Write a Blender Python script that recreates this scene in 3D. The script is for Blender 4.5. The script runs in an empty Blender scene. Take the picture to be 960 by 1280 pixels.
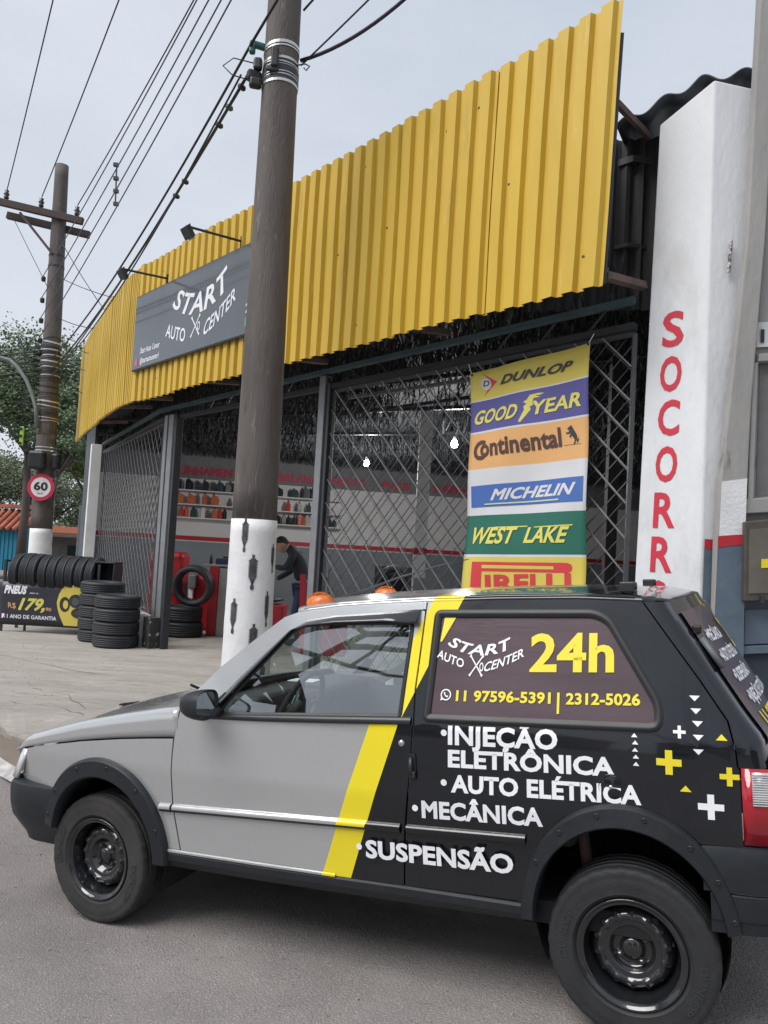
import bpy, bmesh, math, random
from mathutils import Vector, Matrix
R = math.radians
random.seed(11)
S = bpy.context.scene
COL = S.collection
# ---------------- camera ----------------
TH, RO = R(3.0), R(3.2)
CAM = Vector((0, 0, 1.42))
f0 = Vector((0, math.cos(TH), math.sin(TH)))
u0 = Vector((0, -math.sin(TH), math.cos(TH)))
RT = Vector((1, 0, 0))*math.cos(RO) + u0*math.sin(RO)
UP = u0*math.cos(RO) - Vector((1, 0, 0))*math.sin(RO)
cd = bpy.data.cameras.new('camera'); cam = bpy.data.objects.new('camera', cd); COL.objects.link(cam)
m = Matrix.Identity(4)
for i in range(3):
    m[i][0] = RT[i]; m[i][1] = UP[i]; m[i][2] = -f0[i]; m[i][3] = CAM[i]
cam.matrix_world = m
cd.lens = 27.0; cd.sensor_width = 36; cd.clip_start = .05; cd.clip_end = 2000
S.camera = cam

def at(u, v, y):
    "world point at world depth y lying on the sight line of photograph pixel u, v"
    d = f0 + RT*((u-480)/960) - UP*((v-640)/960)
    return CAM + d*(y/d.y)
# ---------------- world, overcast daylight ----------------
w = bpy.data.worlds.new("World"); S.world = w; w.use_nodes = True
nt = w.node_tree; N = nt.nodes; L = nt.links; N.clear()
sky = N.new('ShaderNodeTexSky'); sky.sky_type = 'NISHITA'; sky.sun_disc = False
sky.sun_elevation = R(52); sky.sun_rotation = R(238); sky.air_density = 1.0; sky.dust_density = 3.0
out = N.new('ShaderNodeOutputWorld'); bg = N.new('ShaderNodeBackground'); bg2 = N.new('ShaderNodeBackground'); mix = N.new('ShaderNodeMixShader')
tc = N.new('ShaderNodeTexCoord'); mp = N.new('ShaderNodeMapping'); mp.inputs['Scale'].default_value = (1, 1, 2.6)
no = N.new('ShaderNodeTexNoise'); no.inputs['Scale'].default_value = 1.5; no.inputs['Detail'].default_value = 6; no.inputs['Roughness'].default_value = .55
rp = N.new('ShaderNodeValToRGB')
rp.color_ramp.elements[0].position = .36; rp.color_ramp.elements[0].color = (.262, .288, .330, 1)
rp.color_ramp.elements[1].position = .66; rp.color_ramp.elements[1].color = (.325, .345, .378, 1)
L.new(tc.outputs['Generated'], mp.inputs[0]); L.new(mp.outputs[0], no.inputs['Vector']); L.new(no.outputs['Fac'], rp.inputs[0])
sx_ = N.new('ShaderNodeSeparateXYZ'); L.new(tc.outputs['Generated'], sx_.inputs[0])
hz = N.new('ShaderNodeMapRange'); hz.inputs[1].default_value = 0.0; hz.inputs[2].default_value = .5; hz.inputs[3].default_value = .5; hz.inputs[4].default_value = 0; L.new(sx_.outputs[2], hz.inputs[0])
hm = N.new('ShaderNodeMix'); hm.data_type = 'RGBA'; hm.inputs[7].default_value = (.375, .388, .408, 1); L.new(hz.outputs[0], hm.inputs[0]); L.new(rp.outputs[0], hm.inputs[6])
L.new(hm.outputs[2], bg2.inputs[0]); bg2.inputs[1].default_value = 1.0
L.new(sky.outputs[0], bg.inputs[0]); bg.inputs[1].default_value = .05
mix.inputs[0].default_value = .9
L.new(bg.outputs[0], mix.inputs[1]); L.new(bg2.outputs[0], mix.inputs[2]); L.new(mix.outputs[0], out.inputs[0])
sd = bpy.data.lights.new('sun', 'SUN'); sd.energy = 1.5; sd.angle = R(40); sd.color = (1, .97, .93)
sun = bpy.data.objects.new('sun', sd); COL.objects.link(sun)
sun.rotation_euler = (R(38), 0, R(-58))     # high, behind the camera and well to its left
S.view_settings.view_transform = 'Standard'; S.view_settings.look = 'None'; S.view_settings.exposure = 1.25; S.view_settings.gamma = 1
S.cycles.use_denoising = True
S.cycles.max_bounces = 8; S.cycles.transparent_max_bounces = 16

# ---------------- helpers ----------------
MATS = {}
def mat(name, col, rough=.6, metal=0, col2=None, scale=8, fac=.5, bump=0, bscale=60, coat=0, spec=None, emit=None, detail=4, stretch=None, detail2=None, detail3=None):
    "procedural material: two tones mixed by noise in object space, fine bump, optional second darker dirt layer"
    if name in MATS: return MATS[name]
    M = bpy.data.materials.new(name); M.use_nodes = True; nt = M.node_tree; b = nt.nodes['Principled BSDF']
    b.inputs['Roughness'].default_value = rough; b.inputs['Metallic'].default_value = metal
    if coat: b.inputs['Coat Weight'].default_value = coat; b.inputs['Coat Roughness'].default_value = .04
    if spec is not None: b.inputs['Specular IOR Level'].default_value = spec
    tc = nt.nodes.new('ShaderNodeTexCoord'); mp = nt.nodes.new('ShaderNodeMapping')
    nt.links.new(tc.outputs['Object'], mp.inputs[0])
    if stretch: mp.inputs['Scale'].default_value = stretch
    if col2 is None: col2 = tuple(c*.82 for c in col)
    n = nt.nodes.new('ShaderNodeTexNoise'); n.inputs['Scale'].default_value = scale; n.inputs['Detail'].default_value = detail; n.inputs['Roughness'].default_value = .62
    nt.links.new(mp.outputs[0], n.inputs['Vector'])
    r = nt.nodes.new('ShaderNodeValToRGB'); r.color_ramp.elements[0].position = .5-.25*fac-.05; r.color_ramp.elements[1].position = .5+.25*fac+.05
    r.color_ramp.elements[0].color = (*col2, 1); r.color_ramp.elements[1].color = (*col, 1)
    nt.links.new(n.outputs['Fac'], r.inputs[0]); colout = r.outputs[0]
    for dd_ in (detail2, detail3):
        if not dd_: continue
        c3, sc3, lo, hi = dd_
        n2 = nt.nodes.new('ShaderNodeTexNoise'); n2.inputs['Scale'].default_value = sc3; n2.inputs['Detail'].default_value = 8; n2.inputs['Roughness'].default_value = .7
        nt.links.new(mp.outputs[0], n2.inputs['Vector'])
        mr = nt.nodes.new('ShaderNodeMapRange'); mr.inputs[1].default_value = lo; mr.inputs[2].default_value = hi
        nt.links.new(n2.outputs['Fac'], mr.inputs[0])
        mx = nt.nodes.new('ShaderNodeMix'); mx.data_type = 'RGBA'; mx.inputs[7].default_value = (*c3, 1)
        nt.links.new(mr.outputs[0], mx.inputs[0]); nt.links.new(colout, mx.inputs[6]); colout = mx.outputs[2]
    nt.links.new(colout, b.inputs['Base Color'])
    rr = nt.nodes.new('ShaderNodeMapRange'); rr.inputs[3].default_value = max(0, rough-.06); rr.inputs[4].default_value = min(1, rough+.08)
    nt.links.new(n.outputs['Fac'], rr.inputs[0]); nt.links.new(rr.outputs[0], b.inputs['Roughness'])
    if bump:
        n3 = nt.nodes.new('ShaderNodeTexNoise'); n3.inputs['Scale'].default_value = bscale; n3.inputs['Detail'].default_value = 5
        nt.links.new(mp.outputs[0], n3.inputs['Vector'])
        bp = nt.nodes.new('ShaderNodeBump'); bp.inputs['Strength'].default_value = bump; bp.inputs['Distance'].default_value = .01
        nt.links.new(n3.outputs['Fac'], bp.inputs['Height']); nt.links.new(bp.outputs[0], b.inputs['Normal'])
    if emit: b.inputs['Emission Color'].default_value = (*emit[:3], 1); b.inputs['Emission Strength'].default_value = emit[3]
    MATS[name] = M; return M

def glass(name, tint, rough=.02, fmin=.05, gain=1.0):
    "thin pane: tinted see-through with Fresnel reflection"
    M = bpy.data.materials.new(name); M.use_nodes = True; nt = M.node_tree; nt.nodes.clear()
    o = nt.nodes.new('ShaderNodeOutputMaterial'); t = nt.nodes.new('ShaderNodeBsdfTransparent'); g = nt.nodes.new('ShaderNodeBsdfGlossy'); mx = nt.nodes.new('ShaderNodeMixShader')
    fr = nt.nodes.new('ShaderNodeFresnel'); ge = nt.nodes.new('ShaderNodeNewGeometry'); mi = nt.nodes.new('ShaderNodeMapRange'); mi.inputs[3].default_value = 1.5; mi.inputs[4].default_value = 1/1.5; nt.links.new(ge.outputs['Backfacing'], mi.inputs[0]); nt.links.new(mi.outputs[0], fr.inputs[0]); mr = nt.nodes.new('ShaderNodeMapRange'); mr.inputs[3].default_value = fmin; mr.inputs[4].default_value = 1; mr.inputs[2].default_value = 1/gain
    t.inputs[0].default_value = (*tint, 1); g.inputs['Roughness'].default_value = rough; g.inputs[0].default_value = (.95, .98, 1, 1)
    nt.links.new(fr.outputs[0], mr.inputs[0]); nt.links.new(mr.outputs[0], mx.inputs[0]); nt.links.new(t.outputs[0], mx.inputs[1]); nt.links.new(g.outputs[0], mx.inputs[2]); nt.links.new(mx.outputs[0], o.inputs[0])
    MATS[name] = M; return M

def link(name, me, mt, parent=None, smooth=False, kind=None):
    o = bpy.data.objects.new(name, me); COL.objects.link(o)
    if mt and not me.materials: me.materials.append(mt)
    if parent: o.parent = parent
    if smooth: me.shade_smooth()
    if kind: o['kind'] = kind
    return o
def tag(o, label, cat, group=None, kind=None):
    o['label'] = label; o['category'] = cat
    if group: o['group'] = group
    if kind: o['kind'] = kind
    return o
def part_label(o, label): o['label'] = label; return o
def empty(name, loc=(0, 0, 0), rz=0):
    o = bpy.data.objects.new(name, None); COL.objects.link(o); o.location = loc; o.rotation_euler = (0, 0, rz); o.empty_display_size = .1; return o
def copy_tree(o, parent=None):
    c = o.copy(); COL.objects.link(c); c.parent = parent
    for ch in [x for x in COL.objects if x.parent == o]: copy_tree(ch, c)
    return c

class MB:
    def __init__(s): s.v = []; s.f = []
    def add(s, vs, fs):
        k = len(s.v); s.v += [tuple(p) for p in vs]; s.f += [tuple(i+k for i in f) for f in fs]; return s
    def box(s, c, d, rot=None):
        x, y, z = d[0]/2, d[1]/2, d[2]/2
        vs = [Vector((a*x, b*y, e*z)) for a in (-1, 1) for b in (-1, 1) for e in (-1, 1)]
        if rot is not None: vs = [rot @ q for q in vs]
        c = Vector(c)
        return s.add([q+c for q in vs], [(0, 1, 3, 2), (4, 6, 7, 5), (0, 4, 5, 1), (2, 3, 7, 6), (0, 2, 6, 4), (1, 5, 7, 3)])
    def tube(s, pts, r, n=8, cap=True):
        pts = [Vector(p) for p in pts]; rings = []
        if not isinstance(r, (list, tuple)): r = [r]*len(pts)
        ref = None
        for i, p in enumerate(pts):
            t = (pts[min(i+1, len(pts)-1)]-pts[max(i-1, 0)]).normalized()
            if ref is None: ref = t.orthogonal().normalized()
            a = (ref - t*ref.dot(t)).normalized(); ref = a; b = t.cross(a)
            rings.append([p + (a*math.cos(2*math.pi*k/n)+b*math.sin(2*math.pi*k/n))*r[i] for k in range(n)])
        vs = [q for g in rings for q in g]; fs = []
        for i in range(len(pts)-1):
            for k in range(n):
                fs.append((i*n+k, i*n+(k+1) % n, (i+1)*n+(k+1) % n, (i+1)*n+k))
        if cap: fs.append(tuple(range(n-1, -1, -1))); fs.append(tuple((len(pts)-1)*n+k for k in range(n)))
        return s.add(vs, fs)
    def lathe(s, prof, n=32, M=None, mod=None):
        "prof: (r, h) about +Z"
        M = M or Matrix.Identity(4); vs = []; fs = []
        for j in range(n):
            a = 2*math.pi*j/n
            for (r, h) in prof:
                if mod: r, h = mod(r, h, a)
                vs.append(M @ Vector((r*math.cos(a), r*math.sin(a), h)))
        m_ = len(prof)
        for j in range(n):
            for i in range(m_-1):
                fs.append((j*m_+i, ((j+1) % n)*m_+i, ((j+1) % n)*m_+i+1, j*m_+i+1))
        return s.add(vs, fs)
    def grid(s, nu, nv, fn):
        vs = [fn(i/nu, j/nv) for i in range(nu+1) for j in range(nv+1)]
        fs = [(i*(nv+1)+j, (i+1)*(nv+1)+j, (i+1)*(nv+1)+j+1, i*(nv+1)+j+1) for i in range(nu) for j in range(nv)]
        return s.add(vs, fs)
    def prism(s, poly, fn, t):
        "poly 2D (a,b), fn(a,b,h)->3D, extruded from h=0 to h=t (t>0 is the front)"
        n = len(poly); vs = [fn(a, b, 0) for a, b in poly]+[fn(a, b, t) for a, b in poly]
        fs = [tuple(range(n-1, -1, -1)), tuple(range(n, 2*n))]+[(i, (i+1) % n, n+(i+1) % n, n+i) for i in range(n)]
        return s.add(vs, fs)
    def build(s, name, mt, parent=None, smooth=False, kind=None, recalc=True):
        me = bpy.data.meshes.new(name); me.from_pydata(s.v, [], s.f); me.update()
        if recalc:
            bm = bmesh.new(); bm.from_mesh(me); bmesh.ops.recalc_face_normals(bm, faces=bm.faces); bm.to_mesh(me); bm.free()
        o = link(name, me, mt, parent, smooth, kind); return o
def bevel(o, wd, seg=2, ang=40):
    md = o.modifiers.new('bevel', 'BEVEL'); md.width = wd; md.segments = seg; md.limit_method = 'ANGLE'; md.angle_limit = R(ang); return o
def solid(o, t, off=-1):
    md = o.modifiers.new('solid', 'SOLIDIFY'); md.thickness = t; md.offset = off; return o
def rotz(a): return Matrix.Rotation(a, 3, 'Z')

# text -> 2D triangles.  x normalised 0..1 over the word, y in cap heights from the baseline
TC = {}
def text2d(s, bold=0, shear=0, space=1.0):
    key = (s, bold, shear, space)
    if key in TC: return TC[key]
    def raw(t, b_):
        c = bpy.data.curves.new('t', 'FONT'); c.body = t; c.shear = shear; c.space_character = space+b_*.9; c.resolution_u = 3
        o = bpy.data.objects.new('t', c); me = o.to_mesh()
        v = [(p.co.x, p.co.y) for p in me.vertices]; f = [tuple(p.vertices) for p in me.polygons]
        o.to_mesh_clear(); bpy.data.objects.remove(o); bpy.data.curves.remove(c)
        if b_:
            # weld, then add a mitred strip of width b_ outside every outline
            idx = {}; mp_ = []; nv = []
            for p in v:
                k = (round(p[0], 5), round(p[1], 5))
                if k not in idx: idx[k] = len(nv); nv.append(p)
                mp_.append(idx[k])
            f = [tuple(mp_[i] for i in q) for q in f]; f = [q for q in f if len(set(q)) == len(q)]; v = nv
            ff = []
            for q in f:
                ar = sum(v[q[i]][0]*v[q[(i+1) % len(q)]][1]-v[q[(i+1) % len(q)]][0]*v[q[i]][1] for i in range(len(q)))
                if abs(ar) > 1e-9: ff.append(q if ar > 0 else tuple(reversed(q)))
            f = ff; ec = set()
            for q in f:
                for i in range(len(q)): ec.add((q[i], q[(i+1) % len(q)]))
            be = [(a, b) for a, b in ec if (b, a) not in ec]
            nxt = {a: b for a, b in be}; prv = {b: a for a, b in be}; out_ = {}
            for a in nxt:
                if a not in prv: continue
                p0, p1, p2 = v[prv[a]], v[a], v[nxt[a]]
                d1 = Vector((p1[0]-p0[0], p1[1]-p0[1])).normalized(); d2 = Vector((p2[0]-p1[0], p2[1]-p1[1])).normalized()
                n1 = Vector((d1.y, -d1.x)); n2 = Vector((d2.y, -d2.x)); m_ = n1+n2
                if m_.length < .2: m_ = n1
                m_ = m_.normalized(); q = b_/max(.55, m_.dot(n1)); out_[a] = len(v); v.append((p1[0]+m_.x*q, p1[1]+m_.y*q))
            for a, b in be:
                if a in out_ and b in out_: f.append((a, out_[a], out_[b], b))
        return v, f
    hv, _ = raw('H', bold); y0 = min(p[1] for p in hv); y1 = max(p[1] for p in hv)
    v, f = raw(s, bold); xs = [p[0] for p in v]; a, b = min(xs), max(xs)
    v = [((p[0]-a)/(b-a), (p[1]-y0)/(y1-y0)) for p in v]
    TC[key] = (v, f, (b-a)/(y1-y0)); return TC[key]
def lettering(name, s, mt, parent, fn, bold=.02, shear=0, space=1.0, cut=None):
    "fn(x 0..1, y cap) -> 3D"
    v, f, asp = text2d(s, bold, shear, space)
    me = bpy.data.meshes.new(name); me.from_pydata([(a, b, 0) for a, b in v], [], f)
    if cut:
        bm = bmesh.new(); bm.from_mesh(me)
        for k in range(1, cut[0]): bmesh.ops.bisect_plane(bm, geom=bm.verts[:]+bm.edges[:]+bm.faces[:], plane_co=(k/cut[0], 0, 0), plane_no=(1, 0, 0))
        for k in range(1, cut[1]): bmesh.ops.bisect_plane(bm, geom=bm.verts[:]+bm.edges[:]+bm.faces[:], plane_co=(0, -.3+1.6*k/cut[1], 0), plane_no=(0, 1, 0))
        bm.to_mesh(me); bm.free()
    for p in me.vertices: p.co = fn(p.co.x, p.co.y)
    me.update(); return link(name, me, mt, parent)
def gridpoly(name, pts, fn, mt, parent, step):
    "flat shape cut into a grid so that it follows a curved carrier; fn(a, b) -> 3D"
    bm = bmesh.new(); vs = [bm.verts.new((a, b, 0)) for a, b in pts]; es = [bm.edges.new((vs[i], vs[(i+1) % len(vs)])) for i in range(len(vs))]
    bmesh.ops.triangle_fill(bm, use_beauty=True, edges=es)
    for ax_i in (0, 1):
        lo = min(p[ax_i] for p in pts); hi = max(p[ax_i] for p in pts); k = 1
        while lo+k*step < hi:
            co = [0, 0, 0]; nn_ = [0, 0, 0]; co[ax_i] = lo+k*step; nn_[ax_i] = 1
            bmesh.ops.bisect_plane(bm, geom=bm.verts[:]+bm.edges[:]+bm.faces[:], plane_co=co, plane_no=nn_); k += 1
    for v in bm.verts: v.co = fn(v.co.x, v.co.y)
    me = bpy.data.meshes.new(name); bm.to_mesh(me); bm.free(); return link(name, me, mt, parent)
def planar(O, U, V, Nn=Vector((0, 0, 0)), off=0):
    O, U, V = Vector(O), Vector(U), Vector(V)
    return lambda a, b: O+U*a+V*b+Nn*off
def arc_fn(cx, cz, width, h, Rr, base):
    "smile arc in a plane: base(x,z)->3D; text 0..1 wide spans width, cap height h, circle radius Rr above"
    def fn(a, b):
        ang = (a-.5)*width/Rr; rr = Rr-b*h
        return base(cx+rr*math.sin(ang), cz+Rr-rr*math.cos(ang))
    return fn
def fillet(pts, r, n=5):
    out_ = []; m_ = len(pts)
    for i, p in enumerate(pts):
        rr = r[i] if isinstance(r, (list, tuple)) else r
        a = Vector(pts[i-1]); b = Vector(p); c = Vector(pts[(i+1) % m_])
        if rr <= 0: out_.append(tuple(b)); continue
        d1 = (a-b); d2 = (c-b); l = min(rr, d1.length*.45, d2.length*.45)
        s_ = b+d1.normalized()*l; e_ = b+d2.normalized()*l
        for k in range(n+1):
            t = k/n; q = s_*(1-t)**2+b*2*t*(1-t)+e_*t*t; out_.append(tuple(q))
    return out_
# ---------------- materials ----------------
asphalt = mat('asphalt', (.285, .258, .25), .9, col2=(.18, .165, .16), scale=1.6, fac=.7, bump=1.0, bscale=110, detail=10, detail2=((.11, .10, .098), 26, .58, .72), detail3=((.48, .45, .435), 120, .54, .70))
concrete = mat('concrete_apron', (.385, .355, .325), .85, col2=(.26, .24, .22), scale=1.6, fac=.75, bump=.6, bscale=14, detail=14, detail2=((.18, .165, .15), 3.0, .54, .74), detail3=((.5, .47, .44), 11, .56, .72), stretch=(.5, 2.2, 1))
earth = mat('bare_earth', (.21, .175, .145), .95, scale=3, bump=.6)
ground_m = mat('ground', (.10, .10, .08), .95, scale=.3)
white_paint = mat('white_paint', (.76, .77, .78), .6, col2=(.66, .67, .68), scale=3, bump=.35, bscale=45, detail2=((.42, .42, .42), 6, .70, .80))
pole_white = mat('pole_white_paint', (.78, .78, .79), .6, col2=(.68, .68, .69), scale=5, bump=.4, bscale=25, detail2=((.35, .33, .32), 9, .68, .76))
line_paint = mat('line_paint', (.6, .6, .58), .8, col2=(.35, .34, .33), scale=14, fac=.4)
red_paint = mat('red_paint', (.5, .02, .035), .5)
grey_wall = mat('grey_wall_paint', (.24, .27, .30), .6, col2=(.20, .23, .26), scale=2)
inwall = mat('interior_wall', (.72, .72, .73), .7, col2=(.66, .66, .67), scale=1.2)
band_m = mat('interior_band', (.20, .205, .225), .7)
blue_paint = mat('blue_grey_paint', (.115, .16, .205), .55, col2=(.085, .12, .16), scale=5, bump=.25, bscale=20, detail2=((.2, .22, .24), 14, .68, .78))
bare_conc = mat('bare_concrete', (.36, .355, .34), .85, col2=(.25, .245, .24), scale=4, fac=.9, bump=.5, bscale=25, detail=8, stretch=(1, 1, .3), detail2=((.12, .12, .12), 7, .62, .75))
pole_conc = mat('pole_concrete', (.135, .12, .112), .8, col2=(.07, .058, .054), scale=3.4, fac=.8, bump=.8, bscale=35, detail=11, stretch=(2.2, 2.2, .35), detail2=((.24, .21, .19), 9, .60, .72), detail3=((.04, .035, .035), 6, .62, .7))
steel_dk = mat('dark_steel', (.045, .05, .058), .5, .3, scale=6, bump=.1)
steel_gr = mat('grey_steel', (.24, .25, .27), .45, .35, col2=(.2, .2, .21), scale=9, bump=.1)
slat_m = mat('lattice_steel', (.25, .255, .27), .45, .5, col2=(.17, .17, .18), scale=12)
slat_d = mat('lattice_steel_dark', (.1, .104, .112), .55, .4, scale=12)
teal = mat('teal_beam_paint', (.06, .12, .14), .55, col2=(.045, .08, .1), scale=7)
rust = mat('rusty_steel', (.12, .08, .065), .8, col2=(.06, .045, .045), scale=8, bump=.3)
rubber = mat('tyre_rubber', (.023, .025, .028), .65, col2=(.016, .017, .019), scale=12, bump=.15, bscale=90)
rubber_s = mat('stacked_tyre_rubber', (.03, .034, .04), .6, col2=(.018, .02, .025), scale=5, bump=.1)
rubber_dusty = mat('dusty_tyre_rubber', (.045, .042, .042), .8, col2=(.026, .026, .028), scale=7, bump=.25, bscale=120)
black_pl = mat('black_plastic', (.014, .018, .023), .48, col2=(.010, .013, .017), scale=30, bump=.12, bscale=300)
black_gl = mat('black_gloss', (.008, .009, .010), .18, .2, scale=10, coat=.4)
seal = mat('rubber_seal', (.012, .013, .015), .45)
darkm = mat('dark_void', (.012, .013, .015), .9)
copper_cable = mat('black_cable', (.02, .021, .024), .6)
grey_cable = mat('grey_cable', (.10, .105, .115), .6)
zinc = mat('zinc_strap', (.62, .63, .62), .35, .7)
green_pl = mat('green_clamp', (.03, .12, .10), .4)
leaf_a = mat('leaf_dark', (.13, .19, .095), .6, col2=(.08, .125, .065), scale=.6)
leaf_b = mat('leaf_light', (.19, .26, .09), .6, col2=(.10, .15, .06), scale=.7)
leaf_c = mat('leaf_mid', (.15, .185, .105), .6, col2=(.08, .11, .065), scale=.5)
bark = mat('bark', (.10, .085, .075), .9, col2=(.055, .048, .045), scale=3, bump=.5, bscale=12, stretch=(1, 1, .3))
red_m = mat('red_cabinet', (.42, .02, .03), .4, col2=(.33, .015, .025), scale=5)
alu = mat('diamond_plate', (.4, .4, .4), .35, .6, scale=10)
yellow_decal = mat('yellow_decal', (.78, .66, .03), .4, col2=(.74, .62, .03), scale=3)
white_decal = mat('white_decal', (.84, .86, .90), .4, col2=(.78, .80, .84), scale=4)

def yellow_sheet():
    M = mat('yellow_painted_sheet', (.60, .40, .038), .5, col2=(.49, .325, .036), scale=2.0, fac=.8, detail=8, stretch=(1, 1, .16), bump=.12, bscale=9, detail2=((.36, .25, .06), 6, .58, .78), detail3=((.66, .48, .12), 9, .60, .75))
    return M
ysheet = yellow_sheet()

# ---------------- ground ----------------
def sst(a, b, x):
    t = min(1, max(0, (x-a)/(b-a))); return t*t*(3-2*t)
KERB = [(-7.4, 24), (-7.7, 14), (-6.3, 9.9), (-4.4, 7.5), (-2.86, 6.0), (-2.51, 5.71), (-1.9, 5.5), (-1.0, 5.42), (2.6, 4.05), (4.5, 3.2), (9, 1.0), (30, -8)]
def kdist(x, y):
    best = 1e9
    for (a, b) in zip(KERB[:-1], KERB[1:]):
        ax_, ay_ = a; dx, dy = b[0]-ax_, b[1]-ay_; t = max(0, min(1, ((x-ax_)*dx+(y-ay_)*dy)/(dx*dx+dy*dy)))
        best = min(best, math.hypot(x-ax_-t*dx, y-ay_-t*dy))
    return best
def road_z(x, y):
    s = (x+1.2185)*.9164-(y-3.6176)*.4003
    sc = s
    if s < -.9: sc = -.9-.6*(1-math.exp((s+.9)/.6))
    if s > 4.2: sc = 4.2+.8*(1-math.exp(-(s-4.2)/.8))
    z = -.3525+.0702*sc
    wgt = (1-sst(.15, 1.3, kdist(x, y)))*(1-sst(-2.3, -1.55, x))
    return z*(1-wgt)+(-.14)*wgt
cs = [-400, -200, -100, -60, -40, -30, -22, -16, -13, -11]+[-10+.25*i for i in range(81)]+[11, 13, 16, 22, 30, 40, 60, 100, 200, 400]
g = MB(); n = len(cs)
g.add([(x, y+2, road_z(x, y+2)) for x in cs for y in cs], [(i*n+j, (i+1)*n+j, (i+1)*n+j+1, i*n+j+1) for i in range(n-1) for j in range(n-1)])
g.build('road', asphalt, smooth=True, kind='structure')

# concrete forecourt with a worn, uneven edge
edge = []
for (a, b) in zip(KERB[:-1], KERB[1:]):
    L_ = math.hypot(b[0]-a[0], b[1]-a[1]); k = max(1, int(L_/.12)) if a[0] > -8 and b[0] < 10 else 2
    for i in range(k):
        t = i/k; edge.append((a[0]+(b[0]-a[0])*t+(random.uniform(-.03, .03) if i else 0), a[1]+(b[1]-a[1])*t+(random.uniform(-.03, .03) if i else 0)))
edge.append(KERB[-1])
g = MB()
inner = []
for i, p in enumerate(edge):
    a = edge[max(0, i-1)]; b = edge[min(len(edge)-1, i+1)]; tx, ty = b[0]-a[0], b[1]-a[1]; l = math.hypot(tx, ty)
    inner.append((p[0]-ty/l*.55*(-1), p[1]+tx/l*.55))
ne = len(edge)
vs = [(x, y, -.6) for x, y in edge]+[(x, y, -.105) for x, y in edge]+[(x, y, -.085) for x, y in [((a[0]*.93+b[0]*.07), (a[1]*.93+b[1]*.07)) for a, b in zip(edge, inner)]]+[(x, y, 0) for x, y in inner]
fs = []
for r_ in range(3):
    fs += [(r_*ne+i, r_*ne+i+1, (r_+1)*ne+i+1, (r_+1)*ne+i) for i in range(ne-1)]
g.add(vs, fs)
# flat top: strips from inner edge back to a far line
k = len(g.v)
g.v += [(x, y, 0) for x, y in inner]+[(x*1.0+ (0 if x > 0 else 0), 40, 0) for x, y in [(inner[0][0]+(inner[-1][0]-inner[0][0])*i/(ne-1), 0) for i in range(ne)]]
g.f += [(k+i, k+i+1, k+ne+i+1, k+ne+i) for i in range(ne-1)]
g.build('forecourt', concrete, smooth=False, kind='structure')
# cracks: thin recessed-looking dark joints laid as sheets
g = MB()
for path in ([(-3.05, 6.5), (-2.6, 6.38), (-2.1, 6.05), (-1.5, 6.1)], [(-4.9, 9.25), (-3.2, 8.2), (-1.6, 7.4), (0, 6.5)], [(-3.3, 7.4), (-3.0, 7.0), (-2.7, 6.9), (-2.3, 6.3)]):
    pts = []
    for a, b in zip(path[:-1], path[1:]):
        for i in range(6):
            t = i/6; pts.append((a[0]+(b[0]-a[0])*t+random.uniform(-.03, .03), a[1]+(b[1]-a[1])*t+random.uniform(-.03, .03)))
    w_ = [random.uniform(.001, .0045) for _ in pts]
    g.add([(x, y-w_[i], .004) for i, (x, y) in enumerate(pts)]+[(x, y+w_[i], .004) for i, (x, y) in enumerate(pts)], [(i, i+1, len(pts)+i+1, len(pts)+i) for i in range(len(pts)-1)])
g.build('crack', mat('crack_dirt', (.07, .06, .055), .95), kind='structure')
# dirt strip and painted edge line on the road
def strip_on_road(name, path, wd, mt, dz, jit=0):
    g = MB(); pts = []
    for a, b in zip(path[:-1], path[1:]):
        kk = max(2, int(math.hypot(b[0]-a[0], b[1]-a[1])/.15))
        for i in range(kk): t = i/kk; pts.append((a[0]+(b[0]-a[0])*t, a[1]+(b[1]-a[1])*t))
    pts.append(path[-1]); vs = []
    for i, p in enumerate(pts):
        a = pts[max(0, i-1)]; b = pts[min(len(pts)-1, i+1)]; tx, ty = b[0]-a[0], b[1]-a[1]; l = math.hypot(tx, ty); nx, ny = -ty/l, tx/l
        for kx in range(4):
            o_ = (kx/3-.5)*wd+(random.uniform(-jit, jit) if kx in (0, 3) else 0)
            vs.append((p[0]+nx*o_, p[1]+ny*o_, road_z(p[0]+nx*o_, p[1]+ny*o_)+dz))
    fs = [(i*4+k, (i+1)*4+k, (i+1)*4+k+1, i*4+k+1) for i in range(len(pts)-1) for k in range(3)]
    g.add(vs, fs); return g.build(name, mt, kind='structure')
def on_road(u, v):
    z = -.25
    for _ in range(25):
        d = f0+RT*((u-480)/960)-UP*((v-640)/960); p = CAM+d*((z-CAM.z)/d.z); z = .5*z+.5*road_z(p.x, p.y)
    return (p.x, p.y)
strip_on_road('gutter', [(-7.0, 10.2), (-4.5, 7.30), on_road(-60, 898), on_road(0, 930), on_road(30, 950), on_road(60, 965)], .26, earth, .008, .03)
strip_on_road('edge_line', [(-7.6, 9.9), (-4.95, 7.0), on_road(-50, 926), on_road(0, 959), on_road(24, 976), on_road(60, 1002)], .10, line_paint, .012, .008)
strip_on_road('edge_line', [(-20, 26.5), (-6, 31)], .2, line_paint, .012, .01)
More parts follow.
